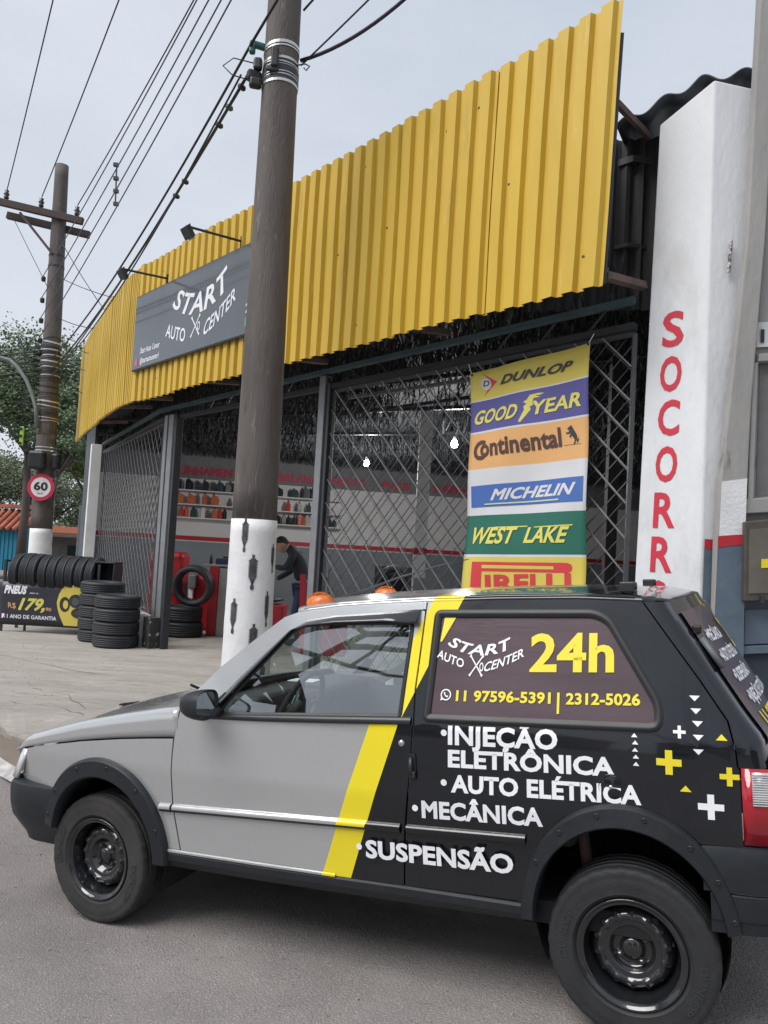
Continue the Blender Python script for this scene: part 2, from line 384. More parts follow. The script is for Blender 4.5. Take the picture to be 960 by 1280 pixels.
# small loose things on the road
g = MB()
for i in range(420):
    x, y = random.uniform(-3.5, 2.5), random.uniform(.9, 5.2); r_ = random.uniform(.002, .006)
    g.box((x, y, road_z(x, y)+r_*.5), (r_*2, r_*1.5, r_), rotz(random.uniform(0, 3)))
for i in range(500):
    x, y = random.uniform(-4.5, 0), random.uniform(6.2, 10); r_ = random.uniform(.002, .005)
    g.box((x, y, r_*.5), (r_*2, r_*1.5, r_), rotz(random.uniform(0, 3)))
g.build('grit', mat('grit', (.34, .32, .29), .9), kind='stuff')
g = MB()
for i in range(26):
    x, y = random.uniform(-3, 2.2), random.uniform(1.2, 3.0); a = random.uniform(0, 3.1); l = random.uniform(.02, .06)
    g.box((x, y, road_z(x, y)+.003), (l, .0025, .002), rotz(a))
g.build('dry_grass_litter', mat('straw', (.4, .33, .2), .9), kind='stuff')

# ---------------- facade frame of reference ----------------
P1 = Vector((1.30, 4.83, 0)); P2 = Vector((-3.35, 10.01, 0)); P3 = Vector((-5.96, 14.70, 0))
DA = (P2-P1).normalized(); NA = Vector((-abs(DA.y), -abs(DA.x), 0))          # main face: along, outward
DB = (P3-P2).normalized(); NB = Vector((-abs(DB.y), -abs(DB.x), 0))          # angled corner face
LA = (P2-P1).length; LB = (P3-P2).length
def FA(s, z, off=0): p = P1+DA*s+NA*off; return Vector((p.x, p.y, z))         # s runs from the pillar towards the corner
def FBs(s, z, off=0): p = P2+DB*s+NB*off; return Vector((p.x, p.y, z))
def FB(s, z, off=0):
    "the end of the fascia sweeps round in a soft curve"
    t = max(0, s/LB); c = P2+DA*.75; q = P2*(1-t)**2+c*2*t*(1-t)+P3*t*t; d_ = ((c-P2)*(1-t)+(P3-c)*t).normalized(); q = q+Vector((-abs(d_.y), -abs(d_.x), 0))*off; return Vector((q.x, q.y, z))

shop = empty('workshop_building', FA(3.5, 0, -.5)); tag(shop, 'auto workshop with tall yellow corrugated cladding over its open gated front', 'building')
def sub(o, p):   # parent keeping world placement (parents here are unrotated)
    o.parent = p; o.location = -Vector(p.location); return o
def spart(mb, name, mt, parent, smooth=False, kind=None): return sub(mb.build(name, mt, None, smooth, kind), parent)
# corrugated cladding, one part per sheet (6 ribs each)
pitch = .163
def cladding(fn, s0, s1, z0, z1, joints=6):
    ns = int(round((s1-s0)/pitch)); i = 0
    while i < ns:
        k = min(joints, ns-i); g = MB(); prof = []
        for j in range(k):
            b = s0+(i+j)*pitch
            prof += [(b, 0), (b+.030, .0), (b+.044, .038), (b+.128, .038), (b+.142, 0)]
        prof.append((s0+(i+k)*pitch+(.024 if i+k < ns else 0), 0))
        zj = random.uniform(-.012, .012); oj = (.010 if (i//joints) % 2 else 0)+random.uniform(0, .003); rows = 7
        vs = []
        for r_ in range(rows+1):
            z = z0+zj+(z1-z0)*r_/rows
            for (s, o_) in prof:
                tt = (z-z0)/(z1-z0); kk = max(0, 1-s/1.6) if fn is FA else 0; vs.append(fn(s-.065*kk*tt, z+.05*kk*tt+(0 if r_ not in (0, rows) else random.uniform(-.003, .003)), o_+oj+.004*math.sin(z*3+s*2.3)+random.uniform(-.0015, .0015)))
        m_ = len(prof)
        g.add(vs, [(r_*m_+q, r_*m_+q+1, (r_+1)*m_+q+1, (r_+1)*m_+q) for r_ in range(rows) for q in range(m_-1)])
        o = spart(g, 'cladding_sheet', ysheet, shop); solid(o, .003, 0)
        i += k
cladding(FA, -.02, LA-.03, 3.2, 5.02)
cladding(FB, .03, LB, 3.2, 5.0, 5)
# screws on the sheets, one joined part
g = MB()
for s in [x*pitch+.11 for x in range(0, 42, 2)]:
    for z in (3.38, 4.1, 4.75):
        if random.random() < .35: p = FA(s, z+random.uniform(-.05, .05), .04); g.lathe([(0, .006), (.008, .005), (.012, 0)], 6, Matrix.Translation(p) @ NA.to_track_quat('Z', 'Y').to_matrix().to_4x4())
spart(g, 'screw_head', mat('screw_metal', (.12, .09, .07), .5), shop, kind='stuff')
# steel behind the cladding
def bar(pts, w_, mt, name='frame_bar', parent=shop):
    g = MB(); g.tube(pts, w_, 4); return spart(g, name, mt, parent)
for (z, o_) in ((3.32, -.07), (4.1, -.07), (4.85, -.07)):
    bar([FA(0, z, o_), FA(LA, z, o_)]+[FB(LB*k/6, z, o_) for k in range(1, 7)], .035, steel_dk)
bar([FA(-.005, 3.22, -.035), FA(-.035, 4.05, -.035), FA(-.062, 4.86, -.035)], .016, steel_dk, 'edge_trim')
for s in (-.02, 1.8, 3.5, 5.2, 6.9):
    bar([FA(s, 3.27, -.05), FA(s, 3.33, -.5)], .035, rust, 'bracket')
for s in (1.8, 3.6): bar([FB(s, 3.27, -.05), FB(s, 3.33, -.5)], .03, rust, 'bracket')
bar([FA(-.03, 4.42, -.06), FA(.05, 4.45, -.62)], .026, rust, 'bracket')
# beams over the gates
bar([FA(.03, 3.235, -.47), FA(3.55, 3.215, -.47)], .032, teal, 'teal_beam')
bar([FA(3.55, 3.215, -.47), FA(LA+.22, 3.19, -.47), FBs(LB, 3.22, -.47)], .032, teal, 'teal_beam')
bar([FA(.03, 3.06, -.5), FA(LA+.22, 3.06, -.5), FBs(LB, 3.06, -.5)], .035, steel_dk, 'gate_rail')
for s in [x*.42 for x in range(1, 17)]:
    bar([FA(s, 3.06, -.49), FA(s+(.18 if int(s*10) % 2 else -.18), 3.235, -.49)], .012, steel_dk, 'truss_web')
# gate posts
def post(fn, s, z0, z1, wd, dp, mt, name='gate_post'):
    a = fn(s, 0, -.5); g = MB(); r_ = rotz(math.atan2(DA.y, DA.x))
    g.box((a.x, a.y, (z0+z1)/2), (wd, dp, z1-z0), r_)
    return bevel(spart(g, name, mt, shop), .006)
post(FA, 3.50, 0, 3.18, .10, .09, steel_gr); post(FA, 3.40, 0, 3.10, .04, .07, steel_dk)
post(FA, 6.80, .25, 3.1, .13, .10, steel_gr); post(FA, 6.93, .0, 3.1, .09, .12, steel_gr); post(FA, 6.66, 0, 3.08, .05, .1, steel_dk)
g = MB(); a = Vector((-5.98, 15.72, 0)); g.box((a.x, a.y, 1.65), (.20, .16, 3.3), rotz(math.atan2(DB.y, DB.x)+math.pi/2)); bevel(spart(g, 'corner_column', white_paint, shop), .01)
# plinths under the left gate post
peel = mat('peeling_black_paint', (.045, .045, .048), .7, col2=(.03, .03, .033), scale=4, detail2=((.5, .5, .5), 14, .57, .62), bump=.4, bscale=20)
g = MB(); a = FA(6.83, 0, -.40); g.box((a.x, a.y, .2), (.20, .16, .4), rotz(math.atan2(DA.y, DA.x))); bevel(spart(g, 'plinth', peel, shop), .008)
g = MB(); a = FA(6.98, 0, -.37); b = FBs(4.9, 0, -.5); mid = (a+b)/2; d_ = b-a; g.box((mid.x, mid.y, .20), (d_.length, .20, .41), rotz(math.atan2(d_.y, d_.x))); bevel(spart(g, 'plinth', mat('chalky_plinth', (.5, .5, .5), .8, col2=(.36, .36, .36), scale=5, detail2=((.06, .06, .06), 8, .58, .64)), shop), .012)
# interior walls
def yw(x): return 17.0+(x+4.45)*.22
g = MB(); g.add([(-6.3, yw(-6.3), 0), (11, yw(11), 0), (11, yw(11), .0), (-6.3, yw(-6.3), 0)], [])
def wallquad(x0, x1, z0, z1, off, name, mt):
    g = MB(); t = .05
    g.add([(x, yw(x)-off+d_, z) for x in (x0, x1) for d_ in (0, t+off) for z in (z0, z1)], [(0, 4, 5, 1), (2, 3, 7, 6), (0, 1, 3, 2), (4, 6, 7, 5), (1, 5, 7, 3), (0, 2, 6, 4)])
    return spart(g, name, mt, shop)
wallquad(-6.3, 11, 0, 1.425, .012, 'wall_dado', grey_wall)
wallquad(-6.3, 11, 1.425, 2.82, 0, 'back_wall', inwall)
wallquad(-6.3, 11, 1.45, 1.545, .006, 'wall_stripe', red_paint)
wallquad(-6.3, 11, 2.82, 4.4, .004, 'wall_band', band_m)
g = MB(); g.add([(-6.05, 15.8, 0), (-6.05, 15.8, 4.9), (-6.3, yw(-6.3), 4.9), (-6.3, yw(-6.3), 0), (-6.2, 15.75, 0), (-6.2, 15.75, 4.9), (-6.5, yw(-6.3)+.1, 4.9), (-6.5, yw(-6.3)+.1, 0)], [(0, 1, 2, 3), (4, 7, 6, 5), (0, 4, 5, 1), (1, 5, 6, 2), (3, 2, 6, 7), (0, 3, 7, 4)])
spart(g, 'side_wall', grey_wall, shop)
g = MB(); g.add([(2.42, 5.6, 0), (2.42, 5.6, 4.6), (11, yw(11), 4.6), (11, yw(11), 0), (2.6, 5.55, 0), (2.6, 5.55, 4.6), (11.3, yw(11), 4.6), (11.3, yw(11), 0)], [(0, 1, 2, 3), (4, 7, 6, 5), (0, 4, 5, 1), (1, 5, 6, 2), (3, 2, 6, 7), (0, 3, 7, 4)])
spart(g, 'side_wall', grey_wall, shop)
# roof sheet (corrugated) and the fibre-strip lining hanging beneath it
roofm = mat('dark_roof_sheet', (.05, .055, .06), .6, scale=3)
fa, fb, fc = FA(.25, 0, -.75), FA(LA, 0, -.35), FB(LB, 0, -.35)
g = MB()
ring = [(fa.x, fa.y), (fb.x, fb.y), (fc.x, fc.y), (-6.4, yw(-6.4)), (11.2, yw(11.2)), (2.6, 5.75)]
g.prism(ring, lambda a, b, h: Vector((a, b, 4.40+h)), .05); spart(g, 'roof_deck', roofm, shop)
# interior column
g = MB(); pc = at(524, 700, 10.5); g.box((pc.x, pc.y, 1.7), (.17, .17, 3.4)); spart(g, 'interior_column', white_paint, shop)
g = MB(); g.box((pc.x, pc.y, 1.46), (.178, .178, .09)); spart(g, 'column_stripe', red_paint, shop)
g = MB(); g.box((pc.x+.02, pc.y, .55), (.178, .182, 1.1)); spart(g, 'column_base', grey_wall, shop)
pc = at(765, 600, 7.2); g = MB(); g.box((pc.x, pc.y, 1.7), (.1, .1, 3.4)); spart(g, 'interior_column', mat('brown_steel', (.05, .042, .04), .7), shop)
for (ua, va, ub, vb, y1, y2) in ((436, 497, 720, 455, 8.2, 6.6), (415, 520, 585, 497, 9.5, 8.2)):
    bar([at(ua, va, y1), at(ub, vb, y2)], .022, steel_gr if ua == 436 else steel_dk, 'roof_tie')

strip_m = mat('hanging_strip', (.085, .09, .096), .75, 0, col2=(.03, .033, .037), scale=14, spec=.05)
g = MB(); rnd = random.Random(4); BULBS = [at(458, 578, 13.5), at(568, 554, 11.2), at(458, 578, 12.6), at(568, 554, 10.3), at(568, 554, 9.4)]
def inside(x, y):
    if y > yw(x)-.2: return False
    if (Vector((x, y, 0))-FA(0, 0, -.62)).dot(NA) > 0: return False
    if (Vector((x, y, 0))-FB(0, 0, -.62)).dot(NB) > 0: return False
    if x > 2.3+(y-5)*.6: return False
    return True
cnt = 0
while cnt < 30000:
    y = rnd.uniform(5.5, 18.5); x = rnd.uniform(-6, 9)
    if not inside(x, y): continue
    cnt += 1
    if min((x-q_.x)**2+(y-q_.y)**2 for q_ in BULBS) < .9 and cnt % 9: continue
    l = rnd.uniform(.12, .55); wd = rnd.uniform(.006, .026); a = rnd.uniform(0, math.pi); z = rnd.uniform(3.48, 3.75); l = min(l, z-3.29)
    dx, dy = math.cos(a)*wd/2, math.sin(a)*wd/2; lx, ly = rnd.uniform(-.09, .09), rnd.uniform(-.09, .09); tw = rnd.uniform(-1, 1)
    dx2, dy2 = math.cos(a+tw)*wd/2, math.sin(a+tw)*wd/2
    g.add([(x-dx, y-dy, z), (x+dx, y+dy, z), (x+dx2+lx, y+dy2+ly, z-l*.55), (x-dx2+lx, y-dy2+ly, z-l*.55), (x+dx+lx*.4, y+dy+ly*1.6, z-l), (x-dx+lx*.4, y-dy+ly*1.6, z-l)], [(0, 1, 2, 3), (3, 2, 4, 5)])
o = spart(g, 'roof_lining', strip_m, shop, kind='stuff')
g = MB(); ring2 = [(a*.99, b) for a, b in ring]; g.prism(ring2, lambda a, b, h: Vector((a, b, 3.76+h)), .03); spart(g, 'ceiling', mat('ceiling_dark', (.05, .053, .06), .8), shop)
for k_, (xa_, ya_, xb_, yb_) in enumerate(((-5.2, 13.2, 4.0, 8.6), (-5.6, 14.8, 6.0, 10.5), (-3.2, 11.3, 2.6, 6.9), (-4.6, 16.3, 7.5, 14.0))):
    bar([(xa_, ya_, 3.40), (xb_, yb_, 3.40)], .035, steel_dk, 'ceiling_beam')
# wall lettering
redl = mat('wall_lettering_red', (.60, .03, .07), .6)
def wall_text(s, u0_, u1_, v0_, hcap):
    a = at(u0_, v0_, 17.2); b = at(u1_, v0_+(u1_-u0_)*.062, 17.2)
    pa = Vector((a.x, yw(a.x)-.02, 2.90)); pb = Vector((b.x, yw(b.x)-.02, 2.90))
    o = lettering('lettering', s, redl, None, lambda x, y: pa+(pb-pa)*x+Vector((0, 0, hcap*y)), bold=.03); sub(o, shop)
wall_text('ALINHAMENTO', 218, 309, 588, .19); wall_text('BALANCEAMENTO', 347, 457, 598, .19); wall_text('PNEUS', 478, 514, 600, .19); wall_text('SUSPENSÃO', 545, 620, 604, .19)

# dark corrugated end wall between the cladding and the pillar, with roof above the pillar
g = MB(); a = Vector((1.80, 5.35, 0)); b = Vector((1.25, 5.25, 0)); pts = []
for i in range(41):
    t = i/40; pts.append((1.0+1.2*t, 5.72-.25*t+.025*math.sin(i*1.9), 0))
g.add([(x, y, 3.3) for x, y, _ in pts]+[(x, y, 4.6) for x, y, _ in pts], [(i, i+1, 41+i+1, 41+i) for i in range(40)])
spart(g, 'end_sheet', mat('dark_corrugated', (.04, .043, .05), .6, scale=3), shop)
g = MB(); nx_ = 60
def roofpt(i, j):
    t = i*1.35; base = Vector((1.47, 5.35, 4.52))+Vector((t*.80, -t*.36, 0)); z = 4.50+.22*min(1, t/.62)-.02*max(0, t-.62)+.028*math.sin(t*22)
    return Vector((base.x, base.y-.12, 0))+Vector((j*1.2*.45, j*1.2, 0))+Vector((0, 0, z+j*.25))
g.grid(nx_, 6, roofpt); o = spart(g, 'roof_sheet', mat('blue_black_roof', (.035, .045, .055), .55), shop, True); solid(o, .012)

# ---------------- pillar with red letters ----------------
pil = empty('lettered_pillar', (1.85, 5.0, 0)); tag(pil, 'white tapering pillar with red painted letters running down its face', 'pillar')
A0, B0 = Vector((1.68, 5.16, 0)), Vector((2.0, 4.80, 0)); A1, B1 = Vector((1.735, 5.105, 4.44)), Vector((1.985, 4.825, 4.60)); A0.z = 0
C0, C1 = Vector((2.30, 4.83, 0)), Vector((2.31, 4.85, 4.56)); D0, D1 = Vector((2.2, 5.5, 0)), Vector((2.2, 5.5, 4.5))
g = MB(); rows = 12
vs = []
for r_ in range(rows+1):
    t = r_/rows
    for p, q in ((A0, A1), (B0, B1), (C0, C1), (D0, D1)): v_ = p.lerp(q, t); vs.append(v_)
fs = [(r_*4+k, r_*4+(k+1) % 4, (r_+1)*4+(k+1) % 4, (r_+1)*4+k) for r_ in range(rows) for k in range(4)]+[(0, 3, 2, 1), tuple(rows*4+k for k in range(4))]
g.add(vs, fs)
pillar_m = mat('whitewash', (.70, .72, .75), .75, col2=(.62, .64, .67), scale=3, bump=.3, bscale=34, detail=8, detail2=((.48, .49, .51), 13, .66, .76), detail3=((.50, .50, .50), 2.4, .55, .80), stretch=(1, 1, .4))
bevel(spart(g, 'shaft', pillar_m, pil), .012, 2)
nf = (B0-A0).cross(Vector((0, 0, 1))).normalized(); nf = -nf if nf.y > 0 else nf
def pf(x, z, off=.004):   # x metres across face from left edge at that height
    t = z/4.5; a = A0.lerp(A1, t); a.z = z; d_ = (B0-A0); d_.z = 0; d_.normalize(); return a+d_*x+nf*off
lt = mat('pillar_red_paint', (.60, .03, .06), .5, col2=(.52, .03, .05), scale=6)
def inv_pf(u, v):
    "face coordinates under pixel"
    d_ = at(u, v, 1)-CAM; t = ((A0+nf*.004)-CAM).dot(nf)/d_.dot(nf); p = CAM+d_*t; dd = (B0-A0).normalized(); return (p-A0.lerp(A1, p.z/4.5)).dot(dd), p.z
for ch, (u, v) in zip('SOCORRO', ((841, 411), (838, 467), (835.5, 522), (832.5, 580), (830, 637.5), (826.5, 693), (822, 748))):
    x, z = inv_pf(u, v); wd, hh = .150, .232
    o = lettering('letter', ch, lt, None, lambda a, b: pf(x-wd/2+wd*a, z-hh/2+hh*b), bold=.022); sub(o, pil)
# lower painted part of the return side (red line, blue-grey)
dC = (C0-B0).normalized(); nC = Vector((dC.y, -dC.x, 0)); nC = -nC if nC.y > 0 else nC
for (z0, z1, mt_, nm_, of) in ((0, 1.555, blue_paint, 'painted_dado', .004), (1.555, 1.615, red_paint, 'painted_stripe', .006)):
    g = MB(); L_ = (C0-B0).length; g.add([B0+dC*.01+nC*of+Vector((0, 0, z0)), B0+dC*L_+nC*of+Vector((0, 0, z0)), B0+dC*L_+nC*of+Vector((0, 0, z1)), B0+dC*.01+nC*of+Vector((0, 0, z1))], [(0, 1, 2, 3)])
    spart(g, nm_, mt_, pil)
# broken plaster patch with pipe stub
g = MB(); p = at(911, 340, 4.80); q = at(914, 300, 4.80); g.tube([q, p], .012, 8); o = spart(g, 'broken_pipe', mat('rusty_white_pipe', (.6, .6, .58), .6, col2=(.06, .05, .04), scale=35, fac=.2), pil)

# ---------------- neighbouring building at the right edge ----------------
nb = empty('neighbouring_house_front', (2.6, 4.7, 0)); tag(nb, 'weathered concrete house front with blue-grey painted base at the right edge', 'building')
def nquad(us, y, name, mt_, t=.12, parent=nb):
    "frontal slab: photo corners on depth y, given thickness behind"
    pts = [at(u, v, y) for u, v in us]; g = MB(); n_ = len(pts)
    g.add(pts+[p+Vector((0, t, 0)) for p in pts], [tuple(range(n_)), tuple(range(2*n_-1, n_-1, -1))]+[(i, (i+1) % n_, n_+(i+1) % n_, n_+i) for i in range(n_)])
    return spart(g, name, mt_, parent)
bevel(nquad([(951, -15), (934, 300), (920, 430), (901, 600), (896, 680), (893, 780), (888, 1100), (925, 1100), (929, 780), (933, 640), (940, 500), (957, 300), (975, -15)], 4.72, 'pilaster', bare_conc, .07), .01)
nquad([(902.5, 602), (899, 676), (931.5, 672), (934, 598)], 4.716, 'painted_patch', white_paint, .003)
nquad([(898, 670), (897.5, 684), (941, 679), (941.5, 667)], 4.713, 'painted_stripe', red_paint, .004)
nquad([(897.5, 683), (893, 780), (888, 1100), (925.5, 1100), (930, 780), (932, 679)], 4.716, 'painted_dado', blue_paint, .004)
nquad([(975, -15), (957, 300), (940, 500), (933, 640), (925, 1100), (1300, 1100), (1300, -15)], 4.80, 'house_wall', bare_conc, .25)
nquad([(929, 679), (927, 900), (925, 1100), (1200, 1100), (1200, 665)], 4.79, 'painted_dado', blue_paint, .02)
nquad([(950, 448), (945, 620), (1100, 610), (1105, 440)], 4.795, 'recessed_panel', mat('rough_grey_render', (.17, .172, .17), .9, scale=5, bump=.5, bscale=18), .02)
for us in ([(949, 442), (948, 452), (1100, 445), (1100, 432)], [(941, 455), (935, 628), (942, 628), (948, 452)], [(932, 624), (931, 642), (1100, 634), (1100, 612)]):
    bevel(nquad(us, 4.74, 'panel_surround', bare_conc, .09), .006)
mb_ = empty('meter_box', at(950, 700, 4.72)); tag(mb_, 'brown glazed electricity meter box with yellow seal on the blue-grey base', 'meter box')
o = nquad([(931.5, 652), (930, 752), (1010, 750), (1012, 644)], 4.68, 'casing', mat('brown_box', (.08, .07, .06), .5), .10, mb_); bevel(o, .008)
nquad([(937, 662), (936, 742), (1003, 740), (1005, 655)], 4.674, 'cover', mat('dusty_cover', (.15, .14, .12), .25), .008, mb_)
nquad([(952, 699), (952, 710), (975, 709), (975, 698)], 4.67, 'seal_label', yellow_decal, .003, mb_)
nquad([(951, 745), (951, 754), (956, 754), (956, 745)], 4.665, 'lock', steel_dk, .015, mb_)
bevel(nquad([(931, 762), (930, 806), (1010, 803), (1010, 760)], 4.765, 'small_hatch', blue_paint, .03), .004)
nquad([(928.5, 816), (926, 905), (1090, 903), (1090, 811)], 4.782, 'dark_opening', mat('deep_blue_recess', (.03, .045, .06), .7), .02)
bevel(nquad([(928, 808), (928, 818), (1090, 812), (1090, 802)], 4.75, 'rail', blue_paint, .05), .005)
pl = empty('house_number_plate', at(955, 420, 4.7)); tag(pl, 'small white enamel house number plate starting with a 1', 'number plate')
nquad([(946.5, 403), (945.5, 434), (985, 432), (986, 401)], 4.775, 'plate', mat('enamel', (.6, .62, .62), .4), .012, pl)
a = at(950.5, 428, 4.768); o = lettering('digit', '1', mat('number_black', (.02, .02, .03), .5), None, planar(a, (.024, 0, 0), (0, 0, .085)), bold=.02); sub(o, pl)
# ---------------- plane helpers ----------------
def on_plane(u, v, P, nrm):
    d = f0+RT*((u-480)/960)-UP*((v-640)/960); t = (P-CAM).dot(nrm)/d.dot(nrm); return CAM+d*t
def sz(u, v, off):
    p = on_plane(u, v, P1+NA*off, NA); return (p-P1).dot(DA), p.z

# ---------------- lattice gates ----------------
def lattice(name, label, fn, s0, s1, z0, z1, off, mt_front, mt_back, step=.25, group='folding lattice gates', hwf=.0052, hwb=.0038):
    gt = empty(name, fn(s0, z0, off)); tag(gt, label, 'gate', group)
    for (sgn, o_, mt_, shift) in ((1, off, mt_front, 0), (-1, off-.02, mt_back, .07), (1, off-.075, mt_back, .05), (-1, off-.095, mt_back, .0)):
        c = s0-(z1-z0)+shift*step/.25
        while c < s1:
            a = c; pts = []
            # param: s = c + t, z = z0 + t (sgn>0) or z1 - t
            t0 = max(0, s0-c); t1 = min(z1-z0, s1-c)
            if t1-t0 > .06:
                p = [(c+t0, (z0+t0) if sgn > 0 else (z1-t0)), (c+t1, (z0+t1) if sgn > 0 else (z1-t1))]
                g = MB(); q0 = fn(p[0][0], p[0][1], o_); q1 = fn(p[1][0], p[1][1], o_); n_ = (fn(s0, 0, 1)-fn(s0, 0, 0)); dr = (q1-q0).normalized(); w_ = dr.cross(n_).normalized()
                hw_ = hwf if mt_ is mt_front else hwb
                g.add([q0-w_*hw_, q0+w_*hw_, q1+w_*hw_, q1-w_*hw_]+[x+n_*.005 for x in (q0-w_*hw_, q0+w_*hw_, q1+w_*hw_, q1-w_*hw_)], [(3, 2, 1, 0), (4, 5, 6, 7), (0, 1, 5, 4), (1, 2, 6, 5), (2, 3, 7, 6), (3, 0, 4, 7)])
                spart(g, 'slat', mt_, gt)
            c += step
    for z in (z0, z1): g = MB(); g.tube([fn(s0, z, off-.03), fn(s1, z, off-.03)], .022, 4); spart(g, 'rail', mt_back, gt)
    for s in (s0, s1): g = MB(); g.tube([fn(s, z0, off-.03), fn(s, z1, off-.03)], .02, 4); spart(g, 'stile', mt_back, gt)
    return gt
lattice('lattice_gate', 'closed steel lattice gate behind the hanging brand banner', FA, .05, 3.38, .06, 3.02, -.50, slat_m, slat_d, .235)
lattice('lattice_gate', 'folding lattice gate on the angled corner left of the open doorway', FBs, .35, 5.0, .42, 3.02, -.45, slat_m, slat_d, .235, hwf=.009, hwb=.007)

# ---------------- brand banner ----------------
ban = empty('tyre_brand_banner', FA(.95, 2.95, -.42)); tag(ban, 'hanging vinyl banner of stacked tyre brand names in yellow, blue, orange and green', 'banner')
BO = -.42
def bw(s, z): return .012*math.sin(s*9+z*2)+.009*math.sin(z*7+s*4)+.012*math.sin(z*1.6+1)
def BP(u, v, off=0): s, z = sz(u, v, BO); return FA(s, z, BO+bw(s, z)+off)
def bp2(s, z, off=0): return FA(s, z, BO+bw(s, z)+off)
def vinyl(nm, c, c2=None): return mat(nm, c, .42, col2=c2 or tuple(x*.9 for x in c), scale=2)
VY = vinyl('vinyl_yellow', (.66, .54, .10)); VP = vinyl('vinyl_violet', (.10, .095, .30)); VO = vinyl('vinyl_orange', (.72, .40, .16)); VW = vinyl('vinyl_white', (.62, .63, .66)); VG = vinyl('vinyl_green', (.02, .14, .10)); VB = vinyl('vinyl_blue', (.06, .14, .42)); VK = vinyl('vinyl_charcoal', (.05, .045, .045)); VR = vinyl('vinyl_red', (.62, .05, .06)); VT = vinyl('vinyl_text_yellow', (.72, .66, .14)); VBR = vinyl('vinyl_brown', (.09, .045, .04))
rowsv = [(467, 428, VY), (502, 469.5, VW), (503.5, 471.5, VP), (541, 517.5, VW), (543.5, 520, VO), (588, 572, VW), (645, 638, VG), (693, 693.5, VW), (696, 696.5, VY), (790, 797, None)]
def edgeu(v, left): return (588-(v-467)*.034) if left else (737.5-(v-428)*.0235)
g = MB(); mats_ = []; fm = []; prev = None; NXB = 24
for k in range(len(rowsv)-1):
    (a, b, mt_) = rowsv[k]; (a2, b2, _) = rowsv[k+1]; sub_ = max(1, int((a2-a)/7)); 
    for r_ in range(sub_+(1 if k == len(rowsv)-2 else 0)):
        t = r_/sub_; va = a+(a2-a)*t; vb = b+(b2-b)*t
        sa, za = sz(edgeu(va, 1), va, BO); sb, zb = sz(edgeu(vb, 0), vb, BO)
        for i in range(NXB+1): q = i/NXB; s = sa+(sb-sa)*q; z = za+(zb-za)*q; g.v.append(tuple(bp2(s, z)))
        fm.append(mt_)
n_rows = len(g.v)//(NXB+1)
g.f = [(r_*(NXB+1)+i, r_*(NXB+1)+i+1, (r_+1)*(NXB+1)+i+1, (r_+1)*(NXB+1)+i) for r_ in range(n_rows-1) for i in range(NXB)]
o = spart(g, 'vinyl_sheet', None, ban, True)
ml = [VY, VW, VP, VO, VG]
for x in ml: o.data.materials.append(x)
for i, p in enumerate(o.data.polygons): p.material_index = ml.index(fm[i//NXB])
solid(o, .003, 0)
def btext(s, l, r_, top, mt_, bold=.03, shear=0, space=1, off=.0065, name='lettering'):
    s0, z0 = sz(*l, BO); s1, z1 = sz(*r_, BO); s2, z2 = sz(*top, BO); O = Vector((s0, z0)); U = Vector((s1, z1))-O; V = Vector((s2, z2))-O
    return sub(lettering(name, s, mt_, None, lambda a, b: bp2(*(O+U*a+V*b), off), bold=bold, shear=shear, space=space, cut=(10, 3)), ban)
def bpoly(pts, mt_, off=.003, name='printed_shape'):
    return sub(gridpoly(name, pts, lambda u, v: BP(u, v, off), mt_, None, 4.0), ban)
def z2p(pts, ox, oy, s): return [(ox+x/s, oy+y/s) for x, y in pts]
za = lambda pts: z2p(pts, 570, 420, 5.333)
zb = lambda pts: z2p(pts, 570, 570, 5.333)
bpoly(za([(165, 248), (265, 300), (172, 400), (205, 345), (215, 300), (200, 278)]), VR)
bpoly(za([(192+33*math.cos(a), 318+40*math.sin(a)) for a in [i*math.pi/9 for i in range(18)]]), VW, .0045)
btext('D', *za([(172, 336), (214, 330), (172, 299)]), VK, .02, .15, off=.006)
btext('DUNLOP', *za([(285, 322), (770, 222), (293, 262)]), VK, .035, .35)
btext('GOOD', *za([(108, 592), (405, 546), (120, 500)]), VT, .03, .25)
btext('YEAR', *za([(512, 525), (838, 466), (508, 434)]), VT, .03, .25)
bpoly(za([(470, 425), (490, 392), (540, 378), (582, 374), (560, 388), (525, 397), (560, 402), (515, 412), (505, 440), (515, 455), (490, 470), (498, 488), (430, 574), (416, 570), (455, 490), (450, 470), (470, 450), (447, 440)]), VT)
btext('C', *za([(113, 838), (198, 815), (108, 712)]), VBR, .03)
btext('ontinental', *za([(160, 808), (700, 735), (152, 690)]), VBR, .03)
bpoly(za([(765, 592), (782, 622), (802, 655), (808, 690), (812, 680), (812, 660), (818, 690), (805, 715), (798, 690), (790, 722), (778, 722), (788, 690), (768, 662), (760, 680), (750, 668), (762, 648), (735, 655), (724, 642), (745, 640), (750, 628), (733, 618), (750, 604)]), VK)
bpoly(za([(713, 727), (830, 714), (830, 717), (713, 730)]), VBR)
bpoly(zb([(95, 203), (852, 132), (849, 300), (95, 345)]), VB, .004)
btext('MICHELIN', *zb([(228, 296), (800, 254), (232, 222)]), VW, .035, .35)
bpoly(zb([(190, 318), (690, 284), (688, 294), (190, 327)]), vinyl('vinyl_pale_green', (.5, .6, .4)), .0075)
btext('WEST', *zb([(112, 586), (400, 583), (122, 478)]), VT, .03, .35)
btext('LAKE', *zb([(445, 580), (760, 578), (450, 476)]), VT, .03, .35)
bpoly(zb([(258, 472), (472, 464), (470, 471), (262, 478)]), VT, .004)
bpoly(zb([(518, 471), (786, 455), (780, 464), (520, 477)]), VT, .004)
bpoly(zb([(117, 705), (740, 712), (765, 722), (774, 745), (765, 770), (745, 780), (182, 768), (176, 876), (108, 874)]), VR)
bpoly(zb([(183, 726), (655, 736), (655, 757), (183, 748)]), VY, .0045)
